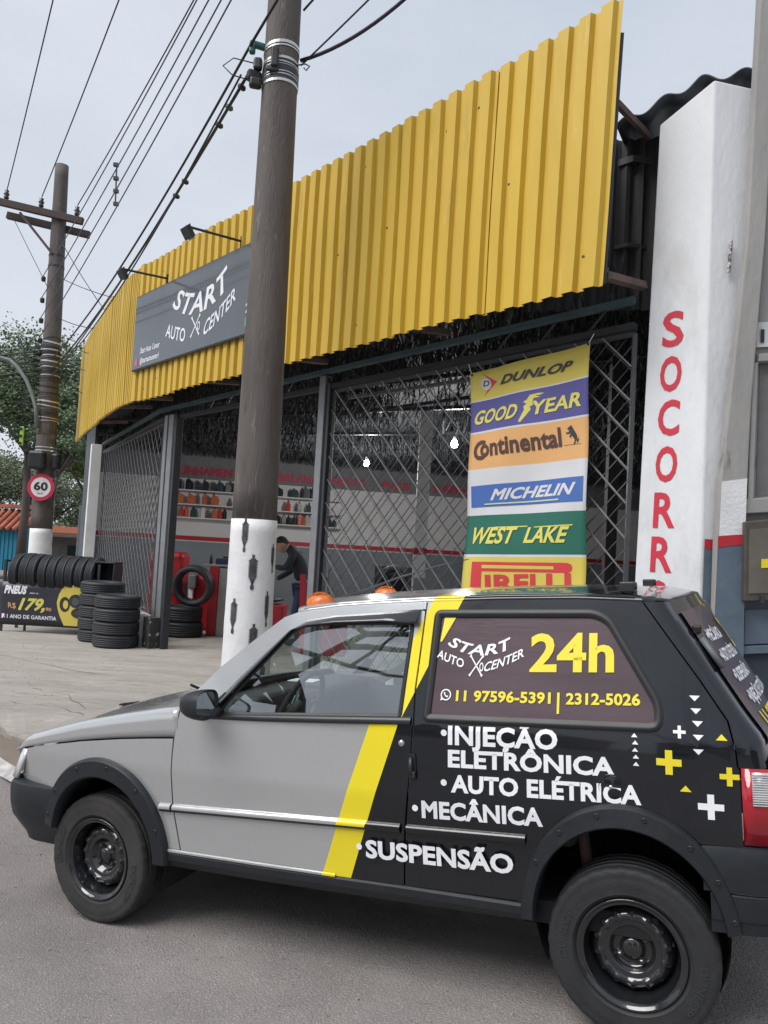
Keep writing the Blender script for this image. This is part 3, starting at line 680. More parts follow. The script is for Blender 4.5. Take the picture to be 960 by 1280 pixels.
btext('IRELLI', *zb([(203, 905), (765, 905), (203, 792)]), VR, .035)
for u, v in ((590, 469), (735, 430)):
    g = MB(); q = BP(u, v, .003); g.lathe([(.0, .003), (.008, .003), (.011, 0)], 10, Matrix.Translation(q) @ NA.to_track_quat('Z', 'Y').to_matrix().to_4x4()); spart(g, 'eyelet', steel_dk, ban)
    g = MB(); q2 = BP(u+(-6 if u < 600 else 4), v-14, -.03); g.tube([q, q2], .003, 5); spart(g, 'tie_cord', white_decal, ban)

# ---------------- shop sign ----------------
sg = empty('shop_sign', FA(5.2, 4.08, .07)); tag(sg, 'long grey fascia sign with white curved lettering on the yellow cladding', 'shop sign')
signm = mat('grey_acrylic_sign', (.085, .097, .11), .14, col2=(.095, .108, .122), scale=1.5, coat=.3)
sx0, sx1, sz0, sz1 = 3.82, 6.93, 3.60, 4.56
g = MB(); g.add([FA(a, b, c) for a in (sx0, sx1) for b in (sz0, sz1) for c in (.05, .09)], [(0, 1, 3, 2), (4, 6, 7, 5), (0, 4, 5, 1), (2, 3, 7, 6), (0, 2, 6, 4), (1, 5, 7, 3)])
bevel(spart(g, 'sign_panel', signm, sg), .004)
for z in (sz0-.006, sz1+.006):
    g = MB(); g.tube([FA(sx0-.01, z, .075), FA(sx1+.01, z, .075)], .012, 4); spart(g, 'sign_frame', steel_dk, sg)
sbase = lambda x, z: FA(5.2-x, z, .0935)      # x grows to the right as read
def stext(s, fn, bold=.02, shear=0, space=1): return sub(lettering('lettering', s, white_decal, None, fn, bold=bold, shear=shear, space=space, cut=(14, 1)), sg)
def logo(base, k, text, mt_=None):
    "START over AUTO X CENTER on concave arcs; k = half width"
    text('START', arc_fn(0, -.12*k, 1.85*k, .31*k, 1.55*k, base), .022, .25)
    text('AUTO', arc_fn(-.70*k, -.47*k, .66*k, .20*k, 4.0*k, lambda x, z: base(x, z-(x+.38*k)*.30-.02*k)), .016, .2)
    text('CENTER', arc_fn(.60*k, -.56*k, .84*k, .20*k, 2.2*k, lambda x, z: base(x-.02, z+.05+(x-.25*k)*.42)), .016, .2)
logo(lambda x, z: sbase(x+0.02, z+4.12), .80, stext)
def tool_cross(base, mt_, parent, sc):
    for sgn in (-1, 1):
        g = MB(); a = (-.16*sc*sgn, -.19*sc); b = (.16*sc*sgn, .19*sc); d_ = Vector((b[0]-a[0], b[1]-a[1])).normalized(); n_ = Vector((-d_.y, d_.x)); w_ = .014*sc
        poly = [Vector(a)-n_*w_*1.8, Vector(a)+d_*.07*sc-n_*w_, Vector(b)-d_*.06*sc-n_*w_, Vector(b)-n_*w_*2.2, Vector(b)+n_*w_*2.2, Vector(b)-d_*.06*sc+n_*w_, Vector(a)+d_*.07*sc+n_*w_, Vector(a)+n_*w_*1.8]
        g.add([base(p.x, p.y) for p in poly], [tuple(range(8))]); o = g.build('crossed_tool', mt_)
        if parent is sg: sub(o, sg)
        else: o.parent = parent
    g = MB(); n_ = 14; cx, ax_, az_ = .13*sc, .05*sc, .085*sc
    g.add([base(cx+ax_*math.cos(2*math.pi*i/n_), az_*math.sin(2*math.pi*i/n_)-.02*sc) for i in range(n_)]+[base(cx+ax_*.6*math.cos(2*math.pi*i/n_), az_*.66*math.sin(2*math.pi*i/n_)-.02*sc) for i in range(n_)], [(i, (i+1) % n_, n_+(i+1) % n_, n_+i) for i in range(n_)])
    o = g.build('logo_ring', mt_)
    if parent is sg: sub(o, sg)
    else: o.parent = parent
tool_cross(lambda x, z: sbase(x-.05, z+3.885), white_decal, sg, .62)
stext('/Start Auto Center', lambda a, b: FA(6.70-.56*a, 3.785+.075*b, .0935), .015, .1)
stext('@startautocenter1', lambda a, b: FA(6.68-.54*a, 3.655+.07*b, .0935), .015, .1)
g = MB(); g.box(FA(6.79, 3.685, .0935), (.07, .003, .09), rotz(math.atan2(DA.y, DA.x))); spart(g, 'social_icon', mat('pink_icon', (.6, .12, .2), .4), sg)
stext('2312', lambda a, b: FA(4.17-.2*a, 3.82+.1*b, .0935), .03)
g = MB(); g.box(FA(4.13, 3.72, .0935), (.08, .003, .1), rotz(math.atan2(DA.y, DA.x))); spart(g, 'phone_icon', mat('green_icon', (.1, .4, .25), .4), sg)
# sign floodlights on arms
for s, zb_, ln, lab in ((6.19, 4.675, .62, 'small black floodlight on the arm at the sign’s far left end'), (4.45, 4.68, .68, 'small black floodlight on the arm beside the big pole')):
    fl = empty('sign_floodlight', FA(s, zb_, .0)); tag(fl, lab.replace('’', "'"), 'floodlight', 'floodlights on arms over the sign')
    g = MB(); g.tube([FA(s, zb_, .0), FA(s, zb_-.05, ln)], .014, 6); spart(g, 'arm', steel_dk, fl)
    g = MB(); g.tube([FA(s, zb_-.07, .03), FA(s, zb_+.05, .03)], .016, 5); spart(g, 'wall_bracket', steel_dk, fl)
    g = MB(); c = FA(s, zb_-.11, ln-.02); rr = rotz(math.atan2(NA.y, NA.x)) @ Matrix.Rotation(R(35), 3, 'Y')
    g.box(c, (.05, .15, .12), rr); bevel(spart(g, 'lamp_housing', steel_dk, fl), .006)
    g = MB(); g.box(c-NA*.028+Vector((0, 0, -.018)), (.006, .12, .09), rr); spart(g, 'lamp_lens', mat('lamp_lens', (.5, .5, .5), .15), fl)
    g = MB(); g.tube([FA(s-.08, zb_-.11, ln), FA(s-.08, zb_-.05, ln), FA(s+.08, zb_-.05, ln), FA(s+.08, zb_-.11, ln)], .006, 5); spart(g, 'yoke', steel_dk, fl)

# ---------------- tyres ----------------
def tyre_mesh(Ro, W, Ri, n=48, rib=True):
    h = W/2; prof = [(Ri, -h*.62), (Ri+.012, -h*.80), (Ri+(Ro-Ri)*.35, -h*.98), (Ri+(Ro-Ri)*.7, -h), (Ro-.022, -h*.9), (Ro-.006, -h*.78)]
    if rib:
        for c in (-.45, -.15, .15, .45): prof += [(Ro, h*(c-.12)), (Ro-.008, h*(c-.08)), (Ro-.008, h*(c+.02)), (Ro, h*(c+.06))]
    prof += [(Ro-.006, h*.78), (Ro-.022, h*.9), (Ri+(Ro-Ri)*.7, h), (Ri+(Ro-Ri)*.35, h*.98), (Ri+.012, h*.80), (Ri, h*.62), (Ri+.02, h*.5), (Ro-.03, h*.4), (Ro-.03, -h*.4), (Ri+.02, -h*.5), (Ri, -h*.62)]
    g = MB(); g.lathe(prof, n); me = bpy.data.meshes.new('tyre'); me.from_pydata(g.v, [], g.f); me.update()
    bm = bmesh.new(); bm.from_mesh(me); bmesh.ops.remove_doubles(bm, verts=bm.verts, dist=1e-5); bmesh.ops.recalc_face_normals(bm, faces=bm.faces); bm.to_mesh(me); bm.free(); me.shade_smooth(); return me
tmA = tyre_mesh(.292, .166, .18); tmB = tyre_mesh(.29, .135, .18); tmC = tyre_mesh(.305, .225, .19); tmD = tyre_mesh(.31, .19, .215)
for me in (tmA, tmB, tmC, tmD): me.materials.append(rubber_s)
ords = ['first', 'second', 'third', 'fourth', 'fifth', 'sixth', 'seventh', 'eighth', 'ninth', 'tenth']
def tyre(me, loc, rot, label, group):
    o = bpy.data.objects.new('tyre', me); COL.objects.link(o); o.location = loc; o.rotation_euler = rot; tag(o, label, 'tyre', group); return o
sc_ = (-3.42, 10.13)
for k in range(4):
    tyre(tmA, (sc_[0]+random.uniform(-.012, .012), sc_[1]+random.uniform(-.01, .01), .083+.167*k), (random.uniform(-.01, .01), random.uniform(-.01, .01), k), f'{["bottom", "second from bottom", "third from bottom", "top"][k]} black tyre of the front four-tyre stack', 'tyres in the front stack')
for k in range(5):
    tyre(tmA, (-3.80+random.uniform(-.015, .015), 10.60, .083+.16*k), (random.uniform(-.01, .01), random.uniform(-.01, .01), k*1.7), f'{["bottom", "second from bottom", "middle", "second from top", "top"][k]} black tyre of the stack behind the front stack', 'tyres in the rear stack')
for k in range(9):
    tyre(tmB, (-5.20+.134*k, 11.22, .83+random.uniform(-.006, .006)), (R(90), 0, R(90+random.uniform(-3, 3)-5)), f'black tyre standing on the rack, {ords[k]} from the left end', 'tyres standing in a row on the rack')
for k in range(2):
    tyre(tmC, (-2.93-.02*k, 11.62, .113+.226*k), (0, 0, k), f'wide tyre lying flat just inside the doorway, {["bottom", "upper"][k]} one', 'wide tyres inside the doorway')
tyre(tmD, (-2.80, 11.60, .455+.305), (R(90+6), 0, R(-6)), 'thin tyre standing upright on two flat tyres inside the doorway', 'wide tyres inside the doorway')
# rack
rk = empty('tyre_rack', (-4.7, 11.2, 0)); tag(rk, 'low dark steel display rack holding a row of tyres', 'rack')
def rbar(a, b, r_, name, mt_=steel_dk): g = MB(); g.tube([a, b], r_, 4); return spart(g, name, mt_, rk)
for (x, y) in ((-5.36, 11.03), (-5.36, 11.5), (-4.02, 11.03), (-4.02, 11.5)): rbar((x, y, 0), (x, y, 1.02), .025, 'upright')
for y in (11.03, 11.5): rbar((-5.36, y, .42 if y > 11.2 else .72), (-4.0, y, .42 if y > 11.2 else .72), .018, 'rail')
for y in (11.05, 11.38): rbar((-5.36, y, .545), (-4.0, y, .545), .02, 'tyre_support')
rbar((-5.36, 11.03, 1.0), (-5.36, 11.5, 1.0), .018, 'rail'); rbar((-5.36, 11.03, .11), (-4.0, 11.03, .11), .018, 'rail'); rbar((-5.1, 11.2, 0), (-5.1, 11.2, .12), .02, 'leg')
bx = empty('steel_box', (-3.97, 11.15, .72)); tag(bx, 'open dark steel box beside the last tyre on the rack', 'box')
g = MB(); 
for c, d in (((-3.97, 11.4, .88), (.30, .02, .34)), ((-4.12, 11.22, .88), (.02, .36, .34)), ((-3.82, 11.22, .88), (.02, .36, .34)), ((-3.97, 11.22, 1.05), (.32, .38, .02)), ((-3.97, 11.22, .71), (.32, .38, .02))): g.box(c, d)
bevel(spart(g, 'casing', steel_dk, bx), .004)
# price banner
pb = empty('price_banner', (-4.7, 10.98, .42)); tag(pb, 'dark price banner with yellow tyre picture hanging on the tyre rack', 'banner')
py_ = 10.985
def pbp(x, z, off=0): return Vector((x, py_-off-.008*math.sin(x*7)-.006*math.sin(z*9+x*3), z))
g = MB(); g.grid(20, 6, lambda a, b: pbp(-5.40+1.32*a, .125+.585*b+.0*a)); dkv = mat('dark_banner_print', (.035, .035, .05), .4, col2=(.03, .03, .042))
o = spart(g, 'vinyl_sheet', dkv, pb, True); solid(o, .003, 0)
g = MB(); pl_ = [(75, 0), (107, 0)]; 
def ppoly(pts, mt_, off, name='printed_shape'):
    def fn_(u, v): q = at(u, v, py_); return pbp(q.x, q.z, off)
    return sub(gridpoly(name, pts, fn_, mt_, None, 5.0), pb)
zz = lambda pts: [(x/7.385, 700+y/7.385) for x, y in pts]
ppoly(zz([(600, 232), (575, 265), (545, 315), (524, 390), (533, 450), (550, 510), (590, 605), (860, 618), (860, 236)]), VY, .004)
for (cx, cy, rx, ry, mt_, of) in ((600, 410, 50, 70, rubber_s, .006), (608, 412, 24, 40, VY, .008), (700, 380, 62, 62, rubber_s, .0095), (700, 385, 34, 36, mat('rubber_print', (.09, .09, .1), .5), .011), (745, 490, 85, 50, rubber_s, .0125), (735, 490, 44, 22, VBR, .014)):
    ppoly(zz([(cx+rx*math.cos(i*math.pi/9), cy+ry*math.sin(i*math.pi/9)) for i in range(18)]), mt_, of)
def ptext(s, l, r_, top, mt_, bold=.03, shear=0):
    l, r_, top = zz([l, r_, top]); a = at(*l, py_); b = at(*r_, py_); c = at(*top, py_)
    return sub(lettering('lettering', s, mt_, None, lambda x, y: pbp((a+(b-a)*x+(c-a)*y).x, (a+(b-a)*x+(c-a)*y).z, .005), bold=bold, shear=shear, cut=(5, 1)), pb)
ptext('PNEUS', (42, 305), (248, 318), (50, 228), white_decal, .06, .2)
ptext('ARO 13', (275, 310), (352, 316), (275, 299), white_decal, .03)
ptext('R$', (78, 438), (150, 446), (78, 388), VO, .01)
ptext('179,', (168, 460), (412, 472), (180, 348), VT, .04, .3)
ptext('90', (420, 470), (474, 474), (420, 438), VO, .02)
ptext('1 ANO DE GARANTIA', (64, 533), (520, 560), (66, 497), white_decal, .02)
ppoly(zz([(12, 530), (18, 505), (14, 492), (36, 490), (46, 500), (40, 510), (46, 534), (34, 518), (24, 534)]), white_decal, .005)

# ---------------- things inside ----------------
def things_box(name, label, cat, boxes, group=None):
    e_ = empty(name, boxes[0][1]); tag(e_, label, cat, group)
    for (pn, c, d, mt_) in boxes:
        g = MB(); g.box(c, d); bevel(spart(g, pn, mt_, e_), min(d)*.15)
    return e_
wb = empty('workbench', (-2.0, 12.3, 0)); tag(wb, 'red and diamond-plate workbench inside the doorway beside the big pole', 'workbench')
xa = at(257, 790, 11.8).x; xb = at(268.5, 790, 11.8).x; xc = at(310, 790, 11.8).x
for pn, c, d, mt_ in (('end_panel', ((xa+xb)/2, 12.2, .53), (xb-xa, .8, 1.06), red_m), ('front_panel', ((xb+xc)/2, 11.83, .52), (xc-xb-.01, .03, 1.04), alu), ('top', ((xa+xc)/2-.05, 12.25, 1.075), (xc-xa+.1, .9, .03), alu), ('rear_panel', ((xa+xc)/2, 12.62, .52), (xc-xa-.02, .03, 1.0), red_m)):
    g = MB(); g.box(c, d); bevel(spart(g, pn, mt_, wb), .006)
g = MB()
for i in range(7):
    for j in range(18):
        g.box((xb+.03+i*.062+(.031 if j % 2 else 0), 11.812, .05+j*.055), (.034, .004, .010), Matrix.Rotation(R(45 if (i+j) % 2 else -45), 3, 'Y'))
spart(g, 'tread_bumps', alu, wb, kind='stuff')
rc = things_box('tool_cabinet', 'plain red tool cabinet behind the upright tyre', 'cabinet', [('body', (-3.45, 12.6, .62), (.55, .5, 1.24), red_m), ('drawer', (-3.45, 12.34, .95), (.48, .02, .22), red_m), ('drawer', (-3.45, 12.34, .68), (.48, .02, .22), red_m), ('handle', (-3.45, 12.32, .98), (.2, .02, .02), steel_gr)])
rc2 = things_box('balancing_machine', 'red balancing machine with grey spindle behind the upright tyre', 'machine', [('body', (-2.75, 12.7, .45), (.55, .5, .9), red_m), ('spindle', (-3.0, 12.4, .78), (.12, .14, .22), steel_gr), ('stand', (-3.02, 12.4, .45), (.07, .08, .5), white_decal)])
bt = things_box('tool_tray', 'dark blue tray of tools on the workbench top', 'tray', [('tray', (-2.38, 12.2, 1.135), (.42, .3, .09), mat('blue_tray', (.02, .03, .10), .5)), ('handle', (-2.38, 12.2, 1.20), (.25, .02, .03), steel_dk)])
can = empty('spray_can', (-2.66, 12.05, 1.09)); tag(can, 'small dark spray can standing on the workbench', 'can'); g = MB(); g.lathe([(0, 0), (.025, 0), (.025, .10), (.012, .13), (.012, .16), (0, .16)], 12, Matrix.Translation((-2.66, 12.05, 1.09))); spart(g, 'body', steel_dk, can, True)
# tyre changers
def changer(x, y, mt_, label, sc=1.0, flip=1):
    e_ = empty('tyre_changer', (x, y, 0)); tag(e_, label, 'tyre changer', 'red tyre changing machines')
    g = MB(); g.box((x, y, .28*sc), (.6*sc, .55*sc, .56*sc)); bevel(spart(g, 'cabinet', mt_, e_), .02)
    g = MB(); g.lathe([(0, .66*sc), (.25*sc, .66*sc), (.28*sc, .63*sc), (.1*sc, .58*sc), (.1*sc, .5*sc)], 24, Matrix.Translation((x, y, 0))); spart(g, 'turntable', steel_dk, e_, True)
    g = MB(); g.tube([(x+.32*flip*sc, y+.2, .1), (x+.36*flip*sc, y+.22, 1.05*sc)], .06*sc, 4); spart(g, 'column', mt_, e_)
    g = MB(); g.tube([(x+.36*flip*sc, y+.22, 1.03*sc), (x, y, 1.0*sc)], .035*sc, 4); spart(g, 'arm', steel_dk, e_)
    g = MB(); g.tube([(x, y, 1.14*sc), (x, y, .74*sc)], .02*sc, 8); spart(g, 'tool_shaft', steel_gr, e_)
changer(-1.72, 11.9, red_m, 'red tyre changer that the stooping mechanic works at', .95, -1)
changer(-.72, 10.6, red_m, 'red tyre changer behind the bottom of the lattice gate', 1.0, -1)
tyre(tmC, (.20, 12.6, .31), (R(90), 0, R(-15)), 'black tyre standing on the workshop floor behind the lattice, lower one', 'tyres behind the lattice gate')
tyre(tmC, (.24, 12.7, .92), (R(90), 0, R(-5)), 'black tyre propped above another behind the lattice gate', 'tyres behind the lattice gate')
things_box('wheel_rack', 'dark steel wheel rack behind the lattice gate', 'rack', [('panel', (.25, 13.0, .6), (.7, .08, 1.2), steel_dk), ('shelf', (.25, 12.75, .605), (.7, .5, .03), steel_dk), ('foot', (-.1, 12.7, .05), (.06, .6, .1), steel_dk), ('foot', (.58, 12.7, .05), (.06, .6, .1), steel_dk)])
# shelves with bottles
bcol = {'navy': mat('bottle_navy', (.02, .03, .05), .35), 'orange': mat('bottle_orange', (.62, .16, .06), .4), 'red': mat('bottle_red', (.55, .06, .03), .4), 'teal': mat('bottle_teal', (.03, .08, .09), .4), 'white': mat('bottle_white', (.6, .62, .62), .4), 'black': mat('bottle_black', (.015, .016, .02), .35)}
def proto_bottle(kind, mt_):
    if kind == 'jug': poly = [(-.075, 0), (.075, 0), (.085, .12), (.06, .20), (.02, .205), (-.01, .23), (-.055, .23), (-.07, .16)]; dd = .1
    else: poly = [(-.05, 0), (.05, 0), (.052, .15), (.03, .19), (.022, .225), (-.022, .225), (-.03, .19), (-.052, .15)]; dd = .06
    g = MB(); g.prism(poly, lambda a, b, h: Vector((a, -h, b)), dd); o = g.build('bottle_body', mt_); bevel(o, .008); me = o.data
    return o
_cache = {}
def bottle(kind, color, u, v, row, k, side):
    y0_ = 16.8
    for _ in range(3): p = at(u, v, y0_); y0_ = yw(p.x)-.22
    key = (kind, color)
    e_ = empty('oil_bottle', p); hs_ = random.uniform(.82, 1.12); e_.scale = (random.uniform(.85, 1.1), 1, hs_); e_.rotation_euler = (0, 0, random.uniform(-.5, .5)); cn = {'navy': 'dark navy', 'teal': 'dark teal'}.get(color, color)
    tag(e_, f'{cn} oil {"jug" if kind == "jug" else "bottle"} on the {row} wall shelf, {ords[k]} {side}', 'bottle', 'oil bottles on the wall shelves')
    if key not in _cache:
        o = proto_bottle(kind, bcol[color]); g = MB(); cx = -.03 if kind == 'jug' else 0; dd = .05 if kind == 'jug' else .03
        g.lathe([(0, .26), (.018, .26), (.018, .222), (0, .222)], 10, Matrix.Translation((cx, -dd, 0))); cp = g.build('cap', bcol['black' if color != 'black' else 'red'])
        _cache[key] = (o, cp); o.parent = e_; cp.parent = e_
    else:
        for s_ in _cache[key]: c_ = s_.copy(); COL.objects.link(c_); c_.parent = e_
SH = []
for (nm, vL) in (('top', 610.8), ('middle', 628.3), ('bottom', 644.8)):
    for (ua, ub, side) in ((206, 300, 'L'), (338, 424, 'R')):
        va = vL+(ua-218)*.076; vb = vL+(ub-218)*.076; pa = at(ua, va, 16.9); pb_ = at(ub, vb, 16.9)
        e_ = empty('wall_shelf', (pa.x, yw(pa.x), (pa.z+pb_.z)/2)); tag(e_, f'{nm} white wall shelf of the bank {"left of" if side == "L" else "right of"} the big pole', 'shelf', 'wall shelves'); 
        zc = at((ua+ub)/2, (va+vb)/2, yw((pa.x+pb_.x)/2)-.2).z; SH.append((nm, side, zc))
        g = MB(); t = .025
        g.add([(x, yw(x)-d_, zc-t+h) for x in (pa.x, pb_.x) for d_ in (.01, .34) for h in (0, t)], [(0, 1, 3, 2), (4, 6, 7, 5), (0, 4, 5, 1), (2, 3, 7, 6), (0, 2, 6, 4), (1, 5, 7, 3)]); spart(g, 'board', inwall, e_)
def row(nm, side, kind_list):
    for k, (kind, color, u) in enumerate(kind_list):
        zc = [z for (a, b, z) in SH if a == nm and b == side][0]
        v = {'top': 610.8, 'middle': 628.3, 'bottom': 644.8}[nm]+(u-218)*.076
        bottle(kind, color, u, v, nm, k, 'left of the big pole' if side == 'L' else 'right of the big pole')
def fixz():
    pass
row('top', 'L', [('jug', 'navy', 223), ('jug', 'navy', 238), ('jug', 'navy', 257), ('jug', 'teal', 276), ('jug', 'navy', 284), ('jug', 'navy', 297)])
row('middle', 'L', [('jug', 'orange', 225), ('jug', 'orange', 239.5), ('bottle', 'orange', 256), ('jug', 'orange', 269), ('bottle', 'teal', 294)])
row('bottom', 'L', [('bottle', 'red', 227), ('bottle', 'red', 232.5), ('bottle', 'teal', 242), ('bottle', 'white', 252.5), ('bottle', 'orange', 268), ('bottle', 'red', 275), ('bottle', 'black', 281)])
row('top', 'R', [('jug', 'navy', 350), ('jug', 'teal', 369), ('jug', 'navy', 383), ('jug', 'navy', 391)])
row('middle', 'R', [('bottle', 'red', 360), ('bottle', 'black', 373.5), ('bottle', 'teal', 386)])
row('bottom', 'R', [('bottle', 'black', 347.5), ('bottle', 'navy', 354), ('bottle', 'black', 360.5), ('bottle', 'navy', 367.5), ('bottle', 'red', 374), ('bottle', 'orange', 379.5), ('bottle', 'white', 384.5), ('bottle', 'white', 389.5), ('bottle', 'black', 412), ('bottle', 'teal', 418)])
# lit lamps
for u, v, y, e_w, lab in ((458, 578, 13.5, 62, 'lit bulb hanging in the workshop, further back behind the lattice'), (568, 554, 11.2, 42, 'lit bulb hanging in the workshop, next to the brand banner')):
    p = at(u, v, y); lp = empty('hanging_bulb', p); tag(lp, lab, 'lamp', 'lit bulbs in the workshop')
    g = MB(); g.lathe([(0, -.07), (.035, -.06), (.052, -.02), (.045, .02), (.02, .05), (0, .055)], 16, Matrix.Translation(p)); spart(g, 'bulb', mat('lit_bulb', (1, 1, 1), .3, emit=(1, 1, .98, 14)), lp, True)
    g = MB(); g.tube([p+Vector((0, 0, .05)), p+Vector((0, 0, .10))], .022, 8); spart(g, 'socket', white_decal, lp)
    g = MB(); g.tube([p+Vector((0, 0, .10)), Vector((p.x, p.y, 3.75))], .005, 5); spart(g, 'flex', steel_dk, lp)
    ld = bpy.data.lights.new('bulb_light', 'POINT'); ld.energy = e_w; ld.shadow_soft_size = .06; ld.color = (1, .98, .94); lo = bpy.data.objects.new('bulb_light', ld); COL.objects.link(lo); lo.location = p-Vector((0, 0, .16))

# ---------------- the mechanic ----------------
def skin(name, pts, edges, radii, mt_, parent, levels=1):
    me = bpy.data.meshes.new(name); me.from_pydata(pts, edges, []); o = link(name, me, None, parent)
    bm = bmesh.new(); bm.from_mesh(me); ly = bm.verts.layers.skin.verify()
    for i, v in enumerate(bm.verts): v[ly].radius = (radii[i], radii[i]) if not isinstance(radii[i], tuple) else radii[i]; v[ly].use_root = (i == 0)
    bm.to_mesh(me); bm.free(); md = o.modifiers.new('skin', 'SKIN'); md.use_smooth_shade = True; sb_ = o.modifiers.new('sub', 'SUBSURF'); sb_.levels = levels; sb_.render_levels = levels; me.materials.append(mt_); return o
px_ = at(372, 727, 11.3).x
man = empty('person', (px_, 11.3, 0)); tag(man, 'stooping mechanic in a dark jacket and blue jeans pulling a lever', 'person')
jk = mat('dark_jacket', (.028, .034, .045), .85, scale=10, bump=.3); jn = mat('blue_jeans', (.028, .04, .09), .85, scale=14, bump=.2); skn = mat('skin', (.42, .25, .18), .55); hr = mat('dark_hair', (.02, .015, .012), .7, bump=.5)
# body (torso+head+arms+hands) in local coords: x left negative (he faces -x)
def jl(*p): return p
T = [(0.07, 0, .92), (.05, 0, 1.05), (-.01, 0, 1.22), (-.07, 0, 1.34), (-.13, 0, 1.395), (-.185, 0, 1.425),   # 0 pelvis..5 neck base
     (-.05, -.16, 1.315), (-.17, -.20, 1.10), (-.33, -.14, 1.13), (-.05, .16, 1.315), (-.12, .20, 1.07), (-.33, .12, .93)]
E_ = [(0, 1), (1, 2), (2, 3), (3, 4), (3, 6), (6, 7), (7, 8), (3, 9), (9, 10), (10, 11), (4, 5)]
RD = [(.15, .13), (.145, .12), (.155, .13), (.14, .11), (.08, .08), (.06, .06), (.075, .075), (.052, .052), (.038, .038), (.075, .075), (.052, .052), (.038, .038)]
skin('jacket', T, E_, RD, jk, man)
skin('jeans', [(.08, 0, .88), (.07, -.10, .80), (.0, -.11, .46), (.06, -.12, .10), (.07, .10, .80), (.10, .12, .46), (.17, .12, .10)], [(0, 1), (1, 2), (2, 3), (0, 4), (4, 5), (5, 6)], [.13, .095, .07, .055, .095, .07, .055], jn, man)
for (x, y) in ((.03, -.12), (.14, .12)):
    g = MB(); g.lathe([(0, -.14), (.035, -.13), (.05, -.05), (.045, .06), (.04, .11), (0, .12)], 12, Matrix.Translation((x-.02, y, .05)) @ Matrix.Rotation(R(90), 4, 'Y')); g.build('boot', rubber, man, True)
# head with face, bent forward looking down-left
HM = Matrix.Translation((-.255, 0, 1.45)) @ Matrix.Rotation(R(-28), 4, 'Y')
g = MB()
def headf(a, b):
    th = a*2*math.pi; ph = b*math.pi; x = -math.cos(th)*math.sin(ph); y = math.sin(th)*math.sin(ph); z = math.cos(ph)
    rx, ry, rz_ = .098, .076, .122; jaw = 1-.25*max(0, -z)
    X, Y, Z = x*rx*(1 if x > 0 else .96)*jaw+(-.018 if z < -.2 else 0), y*ry*jaw, z*rz_
    if x < -.75 and abs(y) < .3:
        if -.25 < z < .12: X -= .022*(1-abs(y)/.3)*(1-abs(z+.1)/.25)
        if -.5 < z < -.35: X -= .006
    if x < -.6 and .12 < z < .3 and .2 < abs(y) < .55: X += .010
    return HM @ Vector((X, Y, Z))
g.grid(32, 22, headf); g.tube([HM @ Vector((.03, 0, -.06)), Vector((-.17, 0, 1.40))], [.055, .06], 12)
for sy in (-1, 1): g.lathe([(0, .012), (.02, .010), (.028, 0), (.016, -.01)], 10, HM @ Matrix.Translation((.01, sy*.074, 0)) @ Matrix.Rotation(R(90*-sy), 4, 'X'))
g.build('head', skn, man, True)
def hairf(a, b):
    th = a*2*math.pi; ph = b*(1.0+.85*(1-math.cos(th))/2)
    return HM @ Vector((-math.cos(th)*math.sin(ph)*.104+.004, math.sin(th)*math.sin(ph)*.082, math.cos(ph)*.129))
g = MB(); g.grid(26, 10, hairf)
g.build('hair', hr, man, True)
for (hx, hy, hz, dz_) in ((-.345, -.14, 1.132, 1), (-.35, .12, .925, -1)):
    pts = [(hx, hy, hz), (hx-.045, hy, hz+.0)]; ed = [(0, 1)]; rd = [(.026, .02), (.035, .018)]
    for k in range(4):
        y_ = hy-.024+.016*k; b = len(pts); pts += [(hx-.075, y_, hz+.004), (hx-.098, y_, hz-.014), (hx-.092, y_, hz-.036)]; ed += [(1, b), (b, b+1), (b+1, b+2)]; rd += [.009, .008, .0075]
    b = len(pts); pts += [(hx-.04, hy-.035, hz-.02), (hx-.065, hy-.032, hz-.036)]; ed += [(0, b), (b, b+1)]; rd += [.010, .009]
    skin('hand', pts, ed, rd, skn, man)
lv = empty('tyre_lever', (px_-.43, 11.16, 1.1)); tag(lv, 'long red-handled lever held by the stooping mechanic', 'lever')
g = MB(); g.tube([(px_-.425, 11.16, 1.16), (px_-.45, 11.2, .90), (px_-.50, 11.3, .72)], .011, 8); spart(g, 'bar', mat('lever_red', (.5, .12, .12), .4), lv, True)
g = MB(); g.tube([(px_-.42, 11.16, 1.20), (px_-.428, 11.16, 1.11)], .017, 8); spart(g, 'grip', white_decal, lv, True)
# ---------------- poles ----------------
def pole_thing(name, label, base, lean, h, r0, r1, paint_z, z0=0.0):
    e_ = empty(name, base); tag(e_, label, 'utility pole', 'utility poles')
    b = Vector(base); ax_ = lambda z: Vector((b.x+lean[0]*z, b.y+lean[1]*z, z)); rr = lambda z: r0+(r1-r0)*z/h
    g = MB(); zs = [z0+.0]+[paint_z+(h-paint_z)*k/30 for k in range(31)]
    g.tube([ax_(z) for z in zs[1:]], [rr(z) for z in zs[1:]], 28); spart(g, 'shaft', pole_conc, e_, True)
    zs = [z0+(paint_z-z0)*k/16 for k in range(17)]
    g = MB(); g.tube([ax_(z) for z in zs], [rr(z)+.004+random.uniform(-.0012, .0012) for z in zs], 28); spart(g, 'white_base', pole_white, e_, True)
    return e_, ax_, rr
mp_, axm, rrm = pole_thing('utility_pole', 'big near brown concrete pole with white painted base and printed black tread marks', (-1.015, 6.1, 0), (-.006, 0), 9.2, .192, .105, 1.62)
md_ = lambda nm, mt_, g, e_, sm=False, kind=None: spart(g, nm, mt_, e_, sm, kind)
